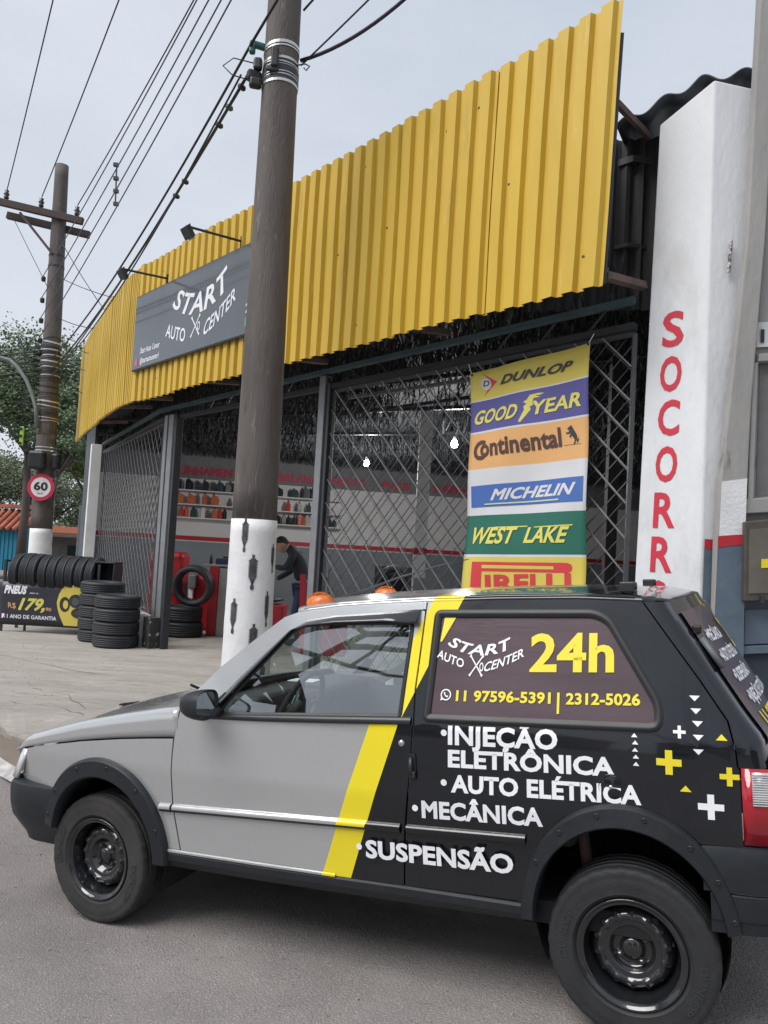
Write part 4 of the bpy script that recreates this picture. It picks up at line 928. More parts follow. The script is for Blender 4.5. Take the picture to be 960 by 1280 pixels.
# tread print marks on the white base
mark_m = mat('tread_print', (.03, .03, .033), .8, col2=(.10, .10, .105), scale=30, fac=.5)
def pole_mark(u, v0_, v1_, wpx, ax_, rr, y, e_):
    za_ = at(u, v0_, y).z; zb2 = at(u, v1_, y).z; z_mid = (za_+zb2)/2; p = at(u, (v0_+v1_)/2, y-rr(z_mid)); r_ = rr(z_mid)+.0065
    # angle on the cylinder that is seen under this pixel
    d = f0+RT*((u-480)/960)-UP*(((v0_+v1_)/2-640)/960); o_ = CAM-ax_(z_mid); A_ = d.x**2+d.y**2; B_ = 2*(o_.x*d.x+o_.y*d.y); C_ = o_.x**2+o_.y**2-r_*r_
    disc = max(0, B_*B_-4*A_*C_); t = (-B_-math.sqrt(disc))/(2*A_); hit = o_+d*t; phi = math.atan2(hit.y, hit.x)
    H = za_-zb2; W = wpx/960*y/r_; nrow = 46; g = MB()
    for k in range(nrow):
        t = (k+.5)/nrow; z = za_-H*t
        env = .30 if t < .10 else (.62 if t < .16 else (1.0 if t < .62 else (1.0-.75*(t-.62)/.2 if t < .82 else (.25 if t < .86 else .42))))
        if k % 2 and .2 < t < .8: env *= .78
        if t > .97: env = .25
        w2 = W/2*env; q = [(phi-w2, z-H/nrow*.5), (phi, z-H/nrow*.5), (phi+w2, z-H/nrow*.5), (phi+w2, z+H/nrow*.5), (phi, z+H/nrow*.5), (phi-w2, z+H/nrow*.5)]
        vs = [Vector((ax_(z_).x+(rr(z_)+.0065)*math.cos(a_), ax_(z_).y+(rr(z_)+.0065)*math.sin(a_), z_)) for a_, z_ in q]
        g.add(vs, [(0, 1, 4, 5), (1, 2, 3, 4)])
    md_('tread_mark', mark_m, g, e_)
for (u, v0_, v1_, w_) in ((306, 649, 690, 8.5), (316, 693, 736, 11), (291.5, 746, 789, 10), (333.5, 738, 782, 7), (316.5, 777, 820, 11), (341, 680, 716, 7), (296, 830, 873, 10), (328, 825, 868, 9)): pole_mark(u, v0_, v1_, w_, axm, rrm, 6.1, mp_)
def strap(ax_, rr, z, wd, mt_, e_, tilt=0, nm='strap', ex=.004):
    g = MB(); n_ = 28; vs = []
    for k in range(n_):
        a_ = 2*math.pi*k/n_
        for dz in (-wd/2, wd/2):
            zz_ = z+dz+tilt*math.cos(a_+.5); vs.append(Vector((ax_(z).x+(rr(z)+ex)*math.cos(a_), ax_(z).y+(rr(z)+ex)*math.sin(a_), zz_)))
    g.add(vs, [(2*k, 2*((k+1) % n_), 2*((k+1) % n_)+1, 2*k+1) for k in range(n_)]); o = md_(nm, mt_, g, e_); solid(o, .003, 0)
for z, w_, t in ((5.460, .025, .02), (5.429, .012, .02), (5.330, .02, .015), (5.274, .012, .01), (5.224, .02, .012), (5.193, .012, .01), (5.150, .03, .01), (5.305, .008, .0)): strap(axm, rrm, z, w_, zinc, mp_, t)
strap(axm, rrm, 5.249, .05, steel_dk, mp_, .01, 'cable_wrap', .007); strap(axm, rrm, 5.175, .03, steel_dk, mp_, .01, 'cable_wrap', .007)
def lump(c, d, mt_, nm, e_, rot=None):
    g = MB(); g.box(c, d, rot); bevel(md_(nm, mt_, g, e_), min(d)*.3)
def mpt(z, a_, ex=0): r_ = rrm(z)+ex; p = axm(z); return Vector((p.x+r_*math.cos(R(a_)), p.y+r_*math.sin(R(a_)), z))
lump(mpt(5.466, 200, .06), (.13, .05, .05), green_pl, 'clamp', mp_, rotz(.4)); lump(mpt(5.429, 200, .10), (.05, .05, .09), green_pl, 'clamp', mp_)
lump(mpt(5.299, 205, .05), (.07, .06, .10), seal, 'clamp', mp_); lump(mpt(5.200, 200, .07), (.12, .07, .09), seal, 'clamp', mp_, rotz(.5)); lump(mpt(5.138, 205, .06), (.10, .07, .08), seal, 'clamp', mp_, rotz(.2)); lump(mpt(5.311, 262, .03), (.06, .04, .16), seal, 'clamp', mp_); lump(mpt(5.224, 255, .02), (.10, .03, .04), steel_dk, 'clamp', mp_)
g = MB(); g.tube([mpt(5.330, 340, 0), mpt(5.342, 345, .07), mpt(5.317, 345, .11), mpt(5.286, 345, .08), mpt(5.311, 345, .06)], .006, 6); md_('hook', steel_dk, g, mp_, True)
g = MB(); g.tube([mpt(5.311, 200, .07), mpt(5.330, 195, .24), mpt(5.262, 192, .32), mpt(5.187, 195, .24), mpt(5.162, 200, .1)], .005, 6); md_('cable_loop', copper_cable, g, mp_, True)
# crossarm above the frame that the power wires run to
g = MB(); g.box((-1.35, 5.98, 8.85), (2.3, .09, .11)); md_('crossarm', rust, g, mp_)

lpx = -6.18; lp_, axl, rrl = pole_thing('utility_pole', 'far left concrete pole carrying a timber crossarm, cable coils and a speed sign', (lpx, 14.0, 0), (-.022, 0), 8.28, .205, .118, 1.50)
ca = [Vector((-7.42, 13.85, 7.47)), Vector((-5.83, 13.85, 7.18))]
for dy, dz in ((0, 0), (.22, -.16)):
    g = MB(); a, b = ca[0]+Vector((.08 if dy else 0, dy, dz)), ca[1]+Vector((.05 if dy else 0, dy, dz)); d_ = (b-a); g.box((a+b)/2, (d_.length, .09, .13), Matrix.Rotation(math.atan2(-d_.z, d_.x), 3, 'Y')); bevel(md_('crossarm', mat('timber_crossarm', (.07, .055, .05), .85, scale=5), g, lp_), .01)
g = MB(); g.tube([Vector((-7.0, 13.85, 7.28)), Vector((-6.35, 13.86, 6.55))], .025, 5); md_('brace', rust, g, lp_)
for x in (-7.27, -6.62, -5.95):
    z = 7.47-(x+7.42)*.18+.07; g = MB(); g.lathe([(0, .0), (.03, .0), (.05, .04), (.03, .06), (.055, .10), (.03, .13), (.04, .17), (0, .19)], 12, Matrix.Translation((x, 13.85, z))); md_('insulator', mat('porcelain_dark', (.03, .025, .03), .25), g, lp_, True)
for z in [6.55, 6.35]: strap(axl, rrl, z, .03, steel_dk, lp_)
for z in (6.1, 5.7, 5.32, 4.95, 4.7): lump((axl(z).x-.2, 13.95, z), (.07, .07, .10), mat('porcelain_dark', (.03, .025, .03), .25), 'insulator', lp_)
rnd = random.Random(8)
for k in range(26):
    z = 4.98-k*.052 if k < 18 else 3.98-(k-18)*.075; strap(axl, rrl, z, rnd.choice([.014, .02, .028]), rnd.choice([zinc, grey_cable, copper_cable, copper_cable]), lp_, rnd.uniform(-.03, .03), 'cable_band', rnd.uniform(.005, .03))
for z in (3.6, 3.25): strap(axl, rrl, z, .05, rust, lp_, 0, 'clamp_band', .012)
for z in (2.98, 2.92, 2.42): strap(axl, rrl, z, .02, zinc, lp_)
for k in range(12):
    z = 4.9-k*.11; g = MB(); x = axl(z).x; g.tube([Vector((x-.16, 13.9, z)), Vector((x-.42-.1*rnd.random(), 13.9, z+rnd.uniform(-.05, .1))), Vector((x-.38, 13.9, z-.18)), Vector((x-.15, 13.88, z-.22))], .012, 5); md_('cable_loop', copper_cable, g, lp_, True)
lump((axl(2.72).x-.02, 13.72, 2.72), (.30, .16, .34), seal, 'splice_box', lp_); lump((axl(2.72).x+.27, 13.85, 2.72), (.14, .2, .3), seal, 'splice_box', lp_)
lump((axl(3.2).x-.36, 13.8, 3.15), (.07, .03, .34), mat('lime_tag', (.35, .62, .08), .4), 'lime_tag', lp_)
for k in range(3): lump((axl(3.2).x-.375, 13.775, 3.02+.13*k), (.05, .02, .05), seal, 'tag_notch', lp_)
g = MB(); pts = [at(0, 447, 13.75), at(-30, 442, 13.6), at(-60, 446, 13.5)][::-1]+[at(12, 450, 13.78), at(22, 459, 13.78), at(33, 475, 13.78), at(40, 492, 13.78), at(45, 510, 13.8), at(46, 535, 13.8)]
g.tube(pts, .035, 8); md_('lamp_bracket', mat('galvanised_tube', (.22, .26, .25), .5, .4), g, lp_, True)
g = MB(); g.box(pts[0]+Vector((-.2, 0, -.02)), (.55, .22, .12)); bevel(md_('street_lamp_head', steel_gr, g, lp_), .03)
# speed sign
sp = empty('speed_sign', (-6.165, 13.72, 2.24)); tag(sp, 'round red-rimmed speed limit sign reading 60 on the far left pole', 'traffic sign')
sc0 = at(51, 609, 13.74); FM = Matrix.Translation(sc0) @ Matrix.Rotation(R(90), 4, 'X')
g = MB(); g.lathe([(0, 0), (.243, 0), (.243, -.012), (0, -.012)], 40, FM); o = spart(g, 'plate', mat('sign_red', (.52, .03, .07), .4), sp)
g = MB(); g.lathe([(0, .003), (.178, .003), (.178, .001)], 40, FM); spart(g, 'white_face', mat('sign_white', (.72, .70, .72), .4), sp)
o = lettering('lettering', '60', mat('sign_black', (.012, .012, .012), .5), None, planar(sc0+Vector((-.125, -.007, -.055)), (.25, 0, -.004), (0, 0, .15)), bold=.035); sub(o, sp)
o = lettering('lettering', 'km/h', mat('sign_black', (.012, .012, .012), .5), None, planar(sc0+Vector((-.05, -.007, -.125)), (.1, 0, 0), (0, 0, .035)), bold=.0); sub(o, sp)

# ---------------- wires ----------------
def wire(a, b, sag, r_, label, n_=22, mt_=None, group='overhead wires', name='overhead_wire'):
    a, b = Vector(a), Vector(b); g = MB(); g.tube([a.lerp(b, k/n_)-Vector((0, 0, sag*4*(k/n_)*(1-k/n_))) for k in range(n_+1)], r_, 6)
    o = g.build(name, mt_ or copper_cable, None, True); tag(o, label, 'wire', group); return o
hv = [((-7.27, 13.85, 7.70), (-2.42, 5.98, 9.05), 'leftmost of the three power wires tied to the timber crossarm'), ((-6.62, 13.85, 7.60), (-1.45, 5.98, 9.05), 'middle power wire tied to the timber crossarm'), ((-5.95, 13.85, 7.48), (-.35, 5.98, 9.05), 'power wire from the right end of the timber crossarm')]
for a, b, l in hv: wire(a, b, .12, .009, l)
for a, b in (((-2.42, 5.98, 9.05), (3, -8, 9.5)), ((-1.45, 5.98, 9.05), (4, -8, 9.5)), ((-.35, 5.98, 9.05), (5, -8, 9.5))): wire(a, b, .3, .012, f'power wire continuing over the camera from the near pole, {["left", "middle", "right"][int(b[0])-3]} one', group='power wires past the near pole')
for k, (za2, zb2) in enumerate(((6.1, 7.05), (5.7, 6.82), (5.32, 6.58), (4.95, 6.40))):
    wire((axl(za2).x-.24, 13.95, za2), (-1.22, 6.02, zb2), .10, .0075, f'{["top", "second", "third", "lowest"][k]} of the four stacked low-voltage wires with a spacer rod', mt_=grey_cable)
spc = empty('wire_spacer', at(145, 230, 11.2)); tag(spc, 'thin vertical spacer rod holding the four low-voltage wires apart', 'spacer')
g = MB(); g.tube([at(146, 205, 11.2), at(144, 257, 11.2)], .012, 5); spart(g, 'rod', steel_dk, spc)
for v in (206, 223, 239, 255): g = MB(); c = at(145, v, 11.2); g.box(c, (.07, .05, .05)); spart(g, 'clip', steel_dk, spc)
# telecom bundles
wire((axl(4.9).x+.1, 13.85, 4.62), mpt(5.44, 205, .12), .25, .011, 'upper telephone cable sloping from the far pole to the near pole')
wire((axl(4.9).x+.1, 13.85, 4.40), mpt(5.20, 205, .12), .22, .012, 'thick telephone bundle sloping from the far pole to the near pole')
wire((axl(4.9).x+.1, 13.85, 4.25), mpt(5.14, 205, .15), .16, .009, 'thin telephone cable just under the thick bundle')
wire((axl(4.9).x+.1, 13.85, 4.32), mpt(5.17, 205, .18), .33, .008, 'slack telephone cable hanging below the thick bundle')
wire(mpt(5.44, 205, .12), (.75, 3.6, 7.1), .05, .011, 'telephone cable rising past the front of the near pole to the top edge')
wire(mpt(5.44, 20, .02), (1.0, 5.3, 6.9), .35, .017, 'thick blue-black cable bowing up from the near pole band', mt_=mat('blue_cable', (.02, .02, .06), .5))
wire(mpt(5.38, 10, .02), (1.5, 4.6, 7.0), .05, .008, 'thin cable rising right from the near pole band')
wire(mpt(5.85, 10, .02), (.9, 4.8, 7.2), .05, .010, 'upper thin cable leaving the right side of the near pole')
for (t_, dz_, gr_, wd_) in ((.985, 0, 0, 'closest to'), (.955, .01, 1, 'second from'), (.93, 0, 0, 'third from'), (.83, 0, 0, 'fourth from'), (.80, 0, 0, 'farthest from')):
    a = Vector((axl(4.9).x+.1, 13.85, 4.40)); b = mpt(5.20, 205, .12); c = a.lerp(b, t_)-Vector((0, 0, .22*4*t_*(1-t_)+.02-dz_))
    o_ = empty('cable_clamp', c); tag(o_, f'small {"green" if gr_ else "dark"} clamp on the telephone bundle, {wd_} the near pole', 'clamp', 'clamps on the telephone cables'); g = MB(); g.box(c, (.04, .07, .04), Matrix.Rotation(R(-30), 3, 'Z')); bevel(spart(g, 'body', green_pl if gr_ else seal, o_), .012)
# service drops and stays
for k, (a, b) in enumerate((((axl(7).x, 14, 6.95), FB(3.6, 5.0, -.1)), ((axl(6.4).x, 14, 6.2), FB(2.6, 5.0, -.2)), ((axl(5.5).x+.1, 14, 5.4), FB(3.9, 4.9, -.1)), ((axl(5.1).x+.1, 14, 5.0), FB(4.4, 4.6, -.1)), ((axl(4.6).x+.1, 14, 4.7), FB(4.8, 4.4, -.1)), ((axl(4.3).x+.1, 14, 4.4), FB(5.0, 4.0, -.1)))):
    wire(a, b, .05, .007, f'service wire dropping from the far pole to the yellow cladding, {ords[k]} from the top', group='service wires to the workshop')
wire((-7.2, 13.9, 7.3), (axl(4.8).x-.1, 13.9, 5.9), .0, .006, 'thin stay wire under the timber crossarm')
for k in range(7):
    wire((axl(4.8).x-.1, 13.9, 4.85-.09*k), (-16, 17, 5.0-.12*k+.1*math.sin(k*2)), .25, .010+.004*(k % 2), f'telephone cable leaving the far pole to the left edge, {ords[k]} from the top', group='cables leaving the far pole')

# ---------------- trees ----------------
def tree(name, label, base, crown, clumps, leaves, lsize, lm, trunk_r, seed, fork=.45, trunk_lean=(0, 0), group='trees beyond the workshop', flat=1.0, spread=.34):
    rn = random.Random(seed); e_ = empty(name, base); tag(e_, label, 'tree', group)
    b = Vector(base); cc, cr = Vector(crown[0]), Vector(crown[1]); tips = []
    for k in range(clumps):
        while True:
            q = Vector((rn.uniform(-1, 1), rn.uniform(-1, 1), rn.uniform(-.8, 1)))
            if .3 < q.length < 1: break
        q = q*(.65+.35*rn.random()); tips.append(cc+Vector((q.x*cr.x, q.y*cr.y, q.z*cr.z*flat)))
    fk = b.lerp(cc, fork)+Vector((trunk_lean[0], trunk_lean[1], 0)); fk.z = b.z+(cc.z-b.z)*fork*1.3
    g = MB(); g.tube([b, b.lerp(fk, .5)+Vector((rn.uniform(-.1, .1), 0, 0)), fk], [trunk_r*1.25, trunk_r, trunk_r*.8], 10)
    nb_ = max(3, min(6, clumps//5)); mains = []
    for k in range(nb_):
        a_ = 2*math.pi*k/nb_+rn.uniform(-.4, .4); t_ = cc+Vector((math.cos(a_)*cr.x*.45, math.sin(a_)*cr.y*.45, -cr.z*.25+rn.uniform(0, cr.z*.4))); mid = fk.lerp(t_, .5)+Vector((0, 0, -.06*cr.z)); mains.append((fk, mid, t_))
        g.tube([fk, mid, t_], [trunk_r*.6, trunk_r*.42, trunk_r*.2], 7)
    for t_ in tips:
        mnn = min(mains, key=lambda m_: (m_[2]-t_).length); st = mnn[1].lerp(mnn[2], rn.random()); mid = st.lerp(t_, .5)+Vector((rn.uniform(-.15, .15), rn.uniform(-.15, .15), rn.uniform(-.1, .2)))*cr.x*.4
        g.tube([st, mid, t_], [trunk_r*.2, trunk_r*.12, trunk_r*.05], 5)
    spart(g, 'trunk', bark, e_, True)
    g = MB(); per = leaves//clumps; vs = g.v; fs = g.f
    for t_ in tips:
        sr = cr.x*spread*rn.uniform(.6, 1.25)
        for k in range(per):
            d = Vector((rn.gauss(0, 1), rn.gauss(0, 1), rn.gauss(0, .6))); c = t_+d*sr*.5
            n1 = Vector((rn.uniform(-1, 1), rn.uniform(-1, 1), rn.uniform(-1, 1))).normalized(); n2 = n1.orthogonal().normalized()*(lsize*rn.uniform(.5, 1.2)); n1 = n1*lsize*rn.uniform(.5, 1.2)
            i = len(vs); vs += [tuple(c-n1), tuple(c+n2*.6), tuple(c+n1), tuple(c-n2*.6)]; fs.append((i, i+1, i+2, i+3))
    me = bpy.data.meshes.new('crown'); me.from_pydata(vs, [], fs); o = link('crown', me, lm); sub(o, e_)
    return e_
tree('tree', 'big dark leafy tree rising behind the far left pole', (-12.9, 27.5, 0), ((-12.9, 27.5, 6.5), (2.9, 2.4, 2.4)), 60, 30000, .07, leaf_a, .15, 3, .5)
tree('tree', 'dark tree showing between the far pole and the yellow cladding', (-11.4, 25.5, 0), ((-10.6, 25.8, 5.1), (1.35, 1.5, 1.7)), 30, 13000, .06, leaf_a, .08, 31, .5)
tree('tree', 'tree with a pale leaning trunk at the left edge', (-15.6, 30, 0), ((-14.8, 30, 7.4), (2.4, 2.4, 1.6)), 30, 12000, .07, leaf_a, .13, 5, .6, (-.6, 0))
tree('tree', 'light green tree with a thin forked trunk beside the corner column', (-12.6, 32, 0), ((-12.5, 32, 4.9), (1.8, 1.7, 1.6)), 34, 13000, .065, leaf_b, .09, 7, .50)
tree('tree', 'flat-topped tree over the blue house at the left edge', (-24, 46, 0), ((-23, 46, 4.6), (4.0, 3.2, 1.9)), 40, 16000, .10, leaf_c, .15, 9, .5, flat=.7)
tree('tree', 'rounded mid-green tree low behind the far pole', (-21, 48, 0), ((-20.5, 48, 3.6), (2.8, 2.6, 1.9)), 30, 12000, .09, leaf_c, .13, 12, .5)
tree('tree', 'pale mid-green tree behind the forked trunk', (-18, 52, 0), ((-17.2, 52, 3.4), (3.0, 2.4, 1.8)), 30, 12000, .09, leaf_c, .13, 14, .5)
tree('tree', 'bushy tree filling the gap left of the corner column', (-19.5, 60, 0), ((-19.0, 60, 4.2), (3.6, 2.6, 2.2)), 30, 12000, .11, leaf_c, .15, 15, .5)
# trees across the street behind the camera, seen only in the car's glass
def bare_tree(base, h, label, seed):
    rn = random.Random(seed); e_ = empty('street_tree', base); tag(e_, label, 'tree', 'trees across the street behind the camera'); g = MB(); lv_ = MB()
    def br(p, d, l, r_, dep):
        pts = [p]; dd = d.copy()
        for k in range(4):
            dd = (dd+Vector((rn.uniform(-.28, .28), rn.uniform(-.28, .28), rn.uniform(-.06, .12)))).normalized(); pts.append(pts[-1]+dd*l/4)
        g.tube(pts, [r_*(1-.1*k) for k in range(5)], 7 if dep < 2 else 5, False)
        if dep >= 5:
            for k in range(16):
                c = pts[-1]+Vector((rn.gauss(0, .4), rn.gauss(0, .4), rn.gauss(0, .15))); n1 = Vector((rn.uniform(-1, 1), rn.uniform(-1, 1), rn.uniform(-1, 1))).normalized()*.05; n2 = n1.orthogonal().normalized()*.03
                i = len(lv_.v); lv_.v += [tuple(c-n1), tuple(c+n2), tuple(c+n1), tuple(c-n2)]; lv_.f.append((i, i+1, i+2, i+3))
            return
        for k in range(3 if dep < 3 else 2):
            a_ = rn.uniform(0, 2*math.pi); nd = (dd*.8+Vector((math.cos(a_), math.sin(a_), rn.uniform(-.25, .25)))*(.95 if dep < 3 else .7)).normalized(); br(pts[rn.choice([3, 4])], nd, l*rn.uniform(.70, .88), r_*.66, dep+1)
    br(Vector(base), Vector((0, 0, 1)), h*.30, h*.018, 0)
    spart(g, 'trunk', bark, e_, True); me = bpy.data.meshes.new('crown'); me.from_pydata(lv_.v, [], lv_.f); o = link('crown', me, leaf_a); sub(o, e_)
bare_tree((-9.3, -4.9, -.4), 14, 'spreading street tree across the road, nearer to the car bonnet side', 2)
bare_tree((-4.5, -10.5, -.4), 11, 'spreading street tree across the road, directly behind the camera', 6)
bare_tree((7.0, -11.5, -.2), 10, 'spreading street tree across the road, on the tailgate side', 9)
# low houses across the street (seen in reflections)
for k, (x, y, wd, h, c, lab) in enumerate(((-17, -15, 11, 4.2, (.42, .36, .3), 'low beige house across the street behind the trees'), (-3, -19, 10, 4.6, (.5, .5, .48), 'low pale house across the street behind the camera'), (11, -18, 11, 4.0, (.35, .2, .15), 'low brick-coloured house across the street'))):
    e_ = empty('street_house', (x, y, 0)); tag(e_, lab, 'house', 'houses across the street'); g = MB(); g.box((x, y, h/2-.4), (wd, 6, h)); spart(g, 'wall', mat('house_wall_%d' % k, c, .8, scale=2), e_)
    g = MB(); g.prism([(-wd/2-.4, 0), (wd/2+.4, 0), (wd/2-1.5, 1.3), (-wd/2+1.5, 1.3)], lambda a, b, hh: Vector((x+a, y-3.4+hh, h-.4+b)), 6.8); spart(g, 'roof', mat('tile_roof', (.35, .13, .08), .8, scale=6), e_)
    for dx in (-.3, .25): g = MB(); g.box((x+dx*wd, y+3.0, 1.2), (1.3, .1, 1.2)); spart(g, 'window', darkm, e_)
# ---------------- far houses ----------------
tile = mat('orange_roof_tile', (.50, .17, .10), .8, col2=(.34, .11, .07), scale=9)
bh = empty('blue_house', (-15.5, 30, 0)); tag(bh, 'bright blue timber house with an orange tiled roof at the left edge', 'house')
g = MB(); g.box((-16.1, 30.4, .75), (4.1, .8, 1.7)); spart(g, 'wall', mat('bright_blue_boards', (.02, .24, .36), .6, col2=(.015, .18, .30), scale=3, stretch=(6, 6, .3)), bh)
for k in range(8):
    g = MB(); g.box((-14.05-.16*k-.02, 29.98, .75), (.012, .03, 1.7)); spart(g, 'board_batten', mat('blue_batten', (.015, .16, .25), .6), bh)
for k in range(7):
    g = MB(); z0_ = 1.52+.105*k; y0_ = 29.7+.25*k
    for j in range(16): x = -18.0+.27*j-.03*k; g.tube([(x, y0_, z0_+.02), (x, y0_+.30, z0_+.12)], .10, 6)
    spart(g, 'tile_course', tile, bh, True, 'stuff')
g = MB(); g.prism([(0, 0), (4.3, 0), (4.1, .8), (.2, .8)], lambda a, b, h: Vector((-18.2+a, 29.75+b*2.2+h, 1.48+b*.88)), .12); spart(g, 'roof_board', rust, bh)
g = MB(); g.box((-16.2, 31.6, 2.45), (4.0, .8, .14)); spart(g, 'upper_roof', tile, bh)
gw = empty('beige_outbuilding', (-13.8, 34, 0)); tag(gw, 'low weathered beige outbuilding seen under the forked tree', 'house')
g = MB(); g.box((-13.6, 35, .6), (3.6, 2, 1.4)); spart(g, 'wall', mat('stained_beige_wall', (.33, .29, .24), .85, col2=(.17, .155, .14), scale=1.6, fac=.9, detail=8), gw)
g = MB(); g.box((-13.6, 34.6, 1.36), (3.9, 3.0, .08)); spart(g, 'roof_sheet', mat('fibre_roof', (.18, .17, .17), .85), gw)
g = MB(); g.box((-13.6, 33.97, .5), (.5, .05, .9)); spart(g, 'door', mat('dark_green_door', (.02, .05, .05), .7), gw)
ph = empty('peach_house', (-14.5, 42, 0)); tag(ph, 'peach plastered house behind the outbuilding', 'house')
g = MB(); g.box((-15.6, 43, .75), (5.0, 2, 1.5)); spart(g, 'wall', mat('peach_wall', (.5, .33, .24), .8, scale=1), ph)
g = MB(); g.prism([(-2.7, 0), (2.7, 0), (2.3, .5), (-2.3, .5)], lambda a, b, h: Vector((-15.6+a, 41.8+h, 1.5+b*.7)), 2.6); spart(g, 'roof', tile, ph)
for x in (-16.6, -14.8): g = MB(); g.box((x, 41.98, .85), (.6, .06, .6)); spart(g, 'window', darkm, ph)
fp = empty('boundary_wall', (-22, 38, 0)); tag(fp, 'long low grey boundary wall beyond the cross street', 'wall')
g = MB(); g.box((-17, 37.0, .5), (14, .2, 1.3)); spart(g, 'wall', mat('grey_boundary', (.25, .245, .24), .85, col2=(.15, .15, .15), scale=1), fp)
g = MB(); g.box((-17, 37.0, 1.17), (14.1, .26, .06)); spart(g, 'coping', bare_conc, fp)
for (u, y, h) in ((97, 30, 2.6), (62.5, 26, 3.2)):
    p = at(u, 680, y); e_ = empty('thin_post', (p.x, y, 0)); tag(e_, f'thin grey post {"right of the far pole beside the outbuilding" if u > 80 else "just right of the far left pole"}', 'post'); g = MB(); g.tube([(p.x, y, 0), (p.x, y, h)], .045, 6); spart(g, 'post', steel_gr, e_)
g = MB(); rn = random.Random(21)
for k in range(16000):
    x = rn.uniform(-75, 70); y = rn.uniform(85, 95); hgt = 4.2+1.3*math.sin(x*.35)+.8*math.sin(x*.9+1); z = rn.uniform(0, 1)**.6*hgt; s_ = .35
    n1 = Vector((rn.uniform(-1, 1), rn.uniform(-1, 1), rn.uniform(-1, 1))).normalized(); n2 = n1.orthogonal().normalized()*s_*.6; n1 = n1*s_; c = Vector((x, y, z)); i = len(g.v); g.v += [tuple(c-n1), tuple(c+n2), tuple(c+n1), tuple(c-n2)]; g.f.append((i, i+1, i+2, i+3))
me = bpy.data.meshes.new('far_woods'); me.from_pydata(g.v, [], g.f); tag(link('far_woods', me, leaf_c), 'far line of woods closing the view behind the houses', 'woods', kind='stuff')
# ---------------- the car (local: x to the rear, -y towards the camera side, z up) ----------------
CO = Vector((-0.9162478, 4.3094293, -0.3522855)); yaw, sl = 0.41185626, 0.07011407
axx = Vector((math.cos(yaw)*math.cos(sl), -math.sin(yaw)*math.cos(sl), math.sin(sl))); nn = Vector((-math.sin(yaw), -math.cos(yaw), 0)); upv = (-nn).cross(axx)*-1
upv = axx.cross(-nn)
car = empty('hatchback_car', CO); mm = Matrix.Identity(4)
for i in range(3): mm[i][0] = axx[i]; mm[i][1] = -nn[i]; mm[i][2] = upv[i]; mm[i][3] = CO[i]
car.matrix_world = mm
tag(car, 'boxy silver and black hatchback with yellow diagonal stripe and service lettering, parked on the road', 'car')

def livery():
    M = bpy.data.materials.new('car_paint'); M.use_nodes = True; nt = M.node_tree; b = nt.nodes['Principled BSDF']; Nn = nt.nodes.new; Lk = nt.links.new
    tc = Nn('ShaderNodeTexCoord'); sp_ = Nn('ShaderNodeSeparateXYZ'); Lk(tc.outputs['Object'], sp_.inputs[0])
    def mth(op, a, b_=None, c=None):
        n = Nn('ShaderNodeMath'); n.operation = op
        for i, v in enumerate((a, b_, c)):
            if v is None: continue
            if isinstance(v, (int, float)): n.inputs[i].default_value = v
            else: Lk(v, n.inputs[i])
        return n.outputs[0]
    X, Z = sp_.outputs[0], sp_.outputs[2]
    zl = mth('MINIMUM', mth('SUBTRACT', Z, 1.005), 0); zh = mth('MAXIMUM', mth('SUBTRACT', Z, 1.005), 0)
    left = mth('ADD', mth('MULTIPLY', zl, .359), mth('ADD', mth('MULTIPLY', zh, .46), 1.398)); right = mth('ADD', mth('MULTIPLY', zl, .348), mth('ADD', mth('MULTIPLY', zh, .47), 1.517))
    m1 = mth('GREATER_THAN', X, left); m2 = mth('GREATER_THAN', X, right)
    n1 = Nn('ShaderNodeTexNoise'); n1.inputs['Scale'].default_value = 900; n1.inputs['Detail'].default_value = 1
    n2 = Nn('ShaderNodeTexNoise'); n2.inputs['Scale'].default_value = 1.7; n2.inputs['Detail'].default_value = 6
    Lk(tc.outputs['Object'], n1.inputs[0]); Lk(tc.outputs['Object'], n2.inputs[0])
    def ramp(f, c1, c2, a=.35, b_=.65):
        r = Nn('ShaderNodeValToRGB'); r.color_ramp.elements[0].position = a; r.color_ramp.elements[1].position = b_; r.color_ramp.elements[0].color = (*c1, 1); r.color_ramp.elements[1].color = (*c2, 1); Lk(f, r.inputs[0]); return r.outputs[0]
    silver = ramp(n1.outputs[0], (.50, .515, .525), (.60, .61, .62)); yel = ramp(n2.outputs[0], (.80, .66, .02), (.84, .70, .025)); blk = ramp(n2.outputs[0], (.004, .006, .009), (.008, .010, .014))
    def mixc(f, a, b_):
        n = Nn('ShaderNodeMix'); n.data_type = 'RGBA'; Lk(f, n.inputs[0]); Lk(a, n.inputs[6]); Lk(b_, n.inputs[7]); return n.outputs[2]
    Lk(mixc(m2, mixc(m1, silver, yel), blk), b.inputs['Base Color'])
    met = mth('MULTIPLY', mth('SUBTRACT', 1.0, m1), .55); Lk(met, b.inputs['Metallic'])
    # dust roughens the lower flanks
    dust = mth('MULTIPLY', mth('SUBTRACT', .7, Z), .25); rg = mth('ADD', mth('ADD', mth('MULTIPLY', n2.outputs[0], .10), .13), mth('MAXIMUM', dust, 0)); Lk(rg, b.inputs['Roughness'])
    b.inputs['Specular IOR Level'].default_value = .3; b.inputs['Coat Weight'].default_value = .8; b.inputs['Coat Roughness'].default_value = .06
    nb2 = Nn('ShaderNodeTexNoise'); nb2.inputs['Scale'].default_value = 2.2; Lk(tc.outputs['Object'], nb2.inputs[0]); bp = Nn('ShaderNodeBump'); bp.inputs['Strength'].default_value = .12; bp.inputs['Distance'].default_value = .05; Lk(nb2.outputs[0], bp.inputs['Height']); Lk(bp.outputs[0], b.inputs['Normal']); Lk(bp.outputs[0], b.inputs['Coat Normal'])
    return M
paint = livery(); MATS['car_paint'] = paint
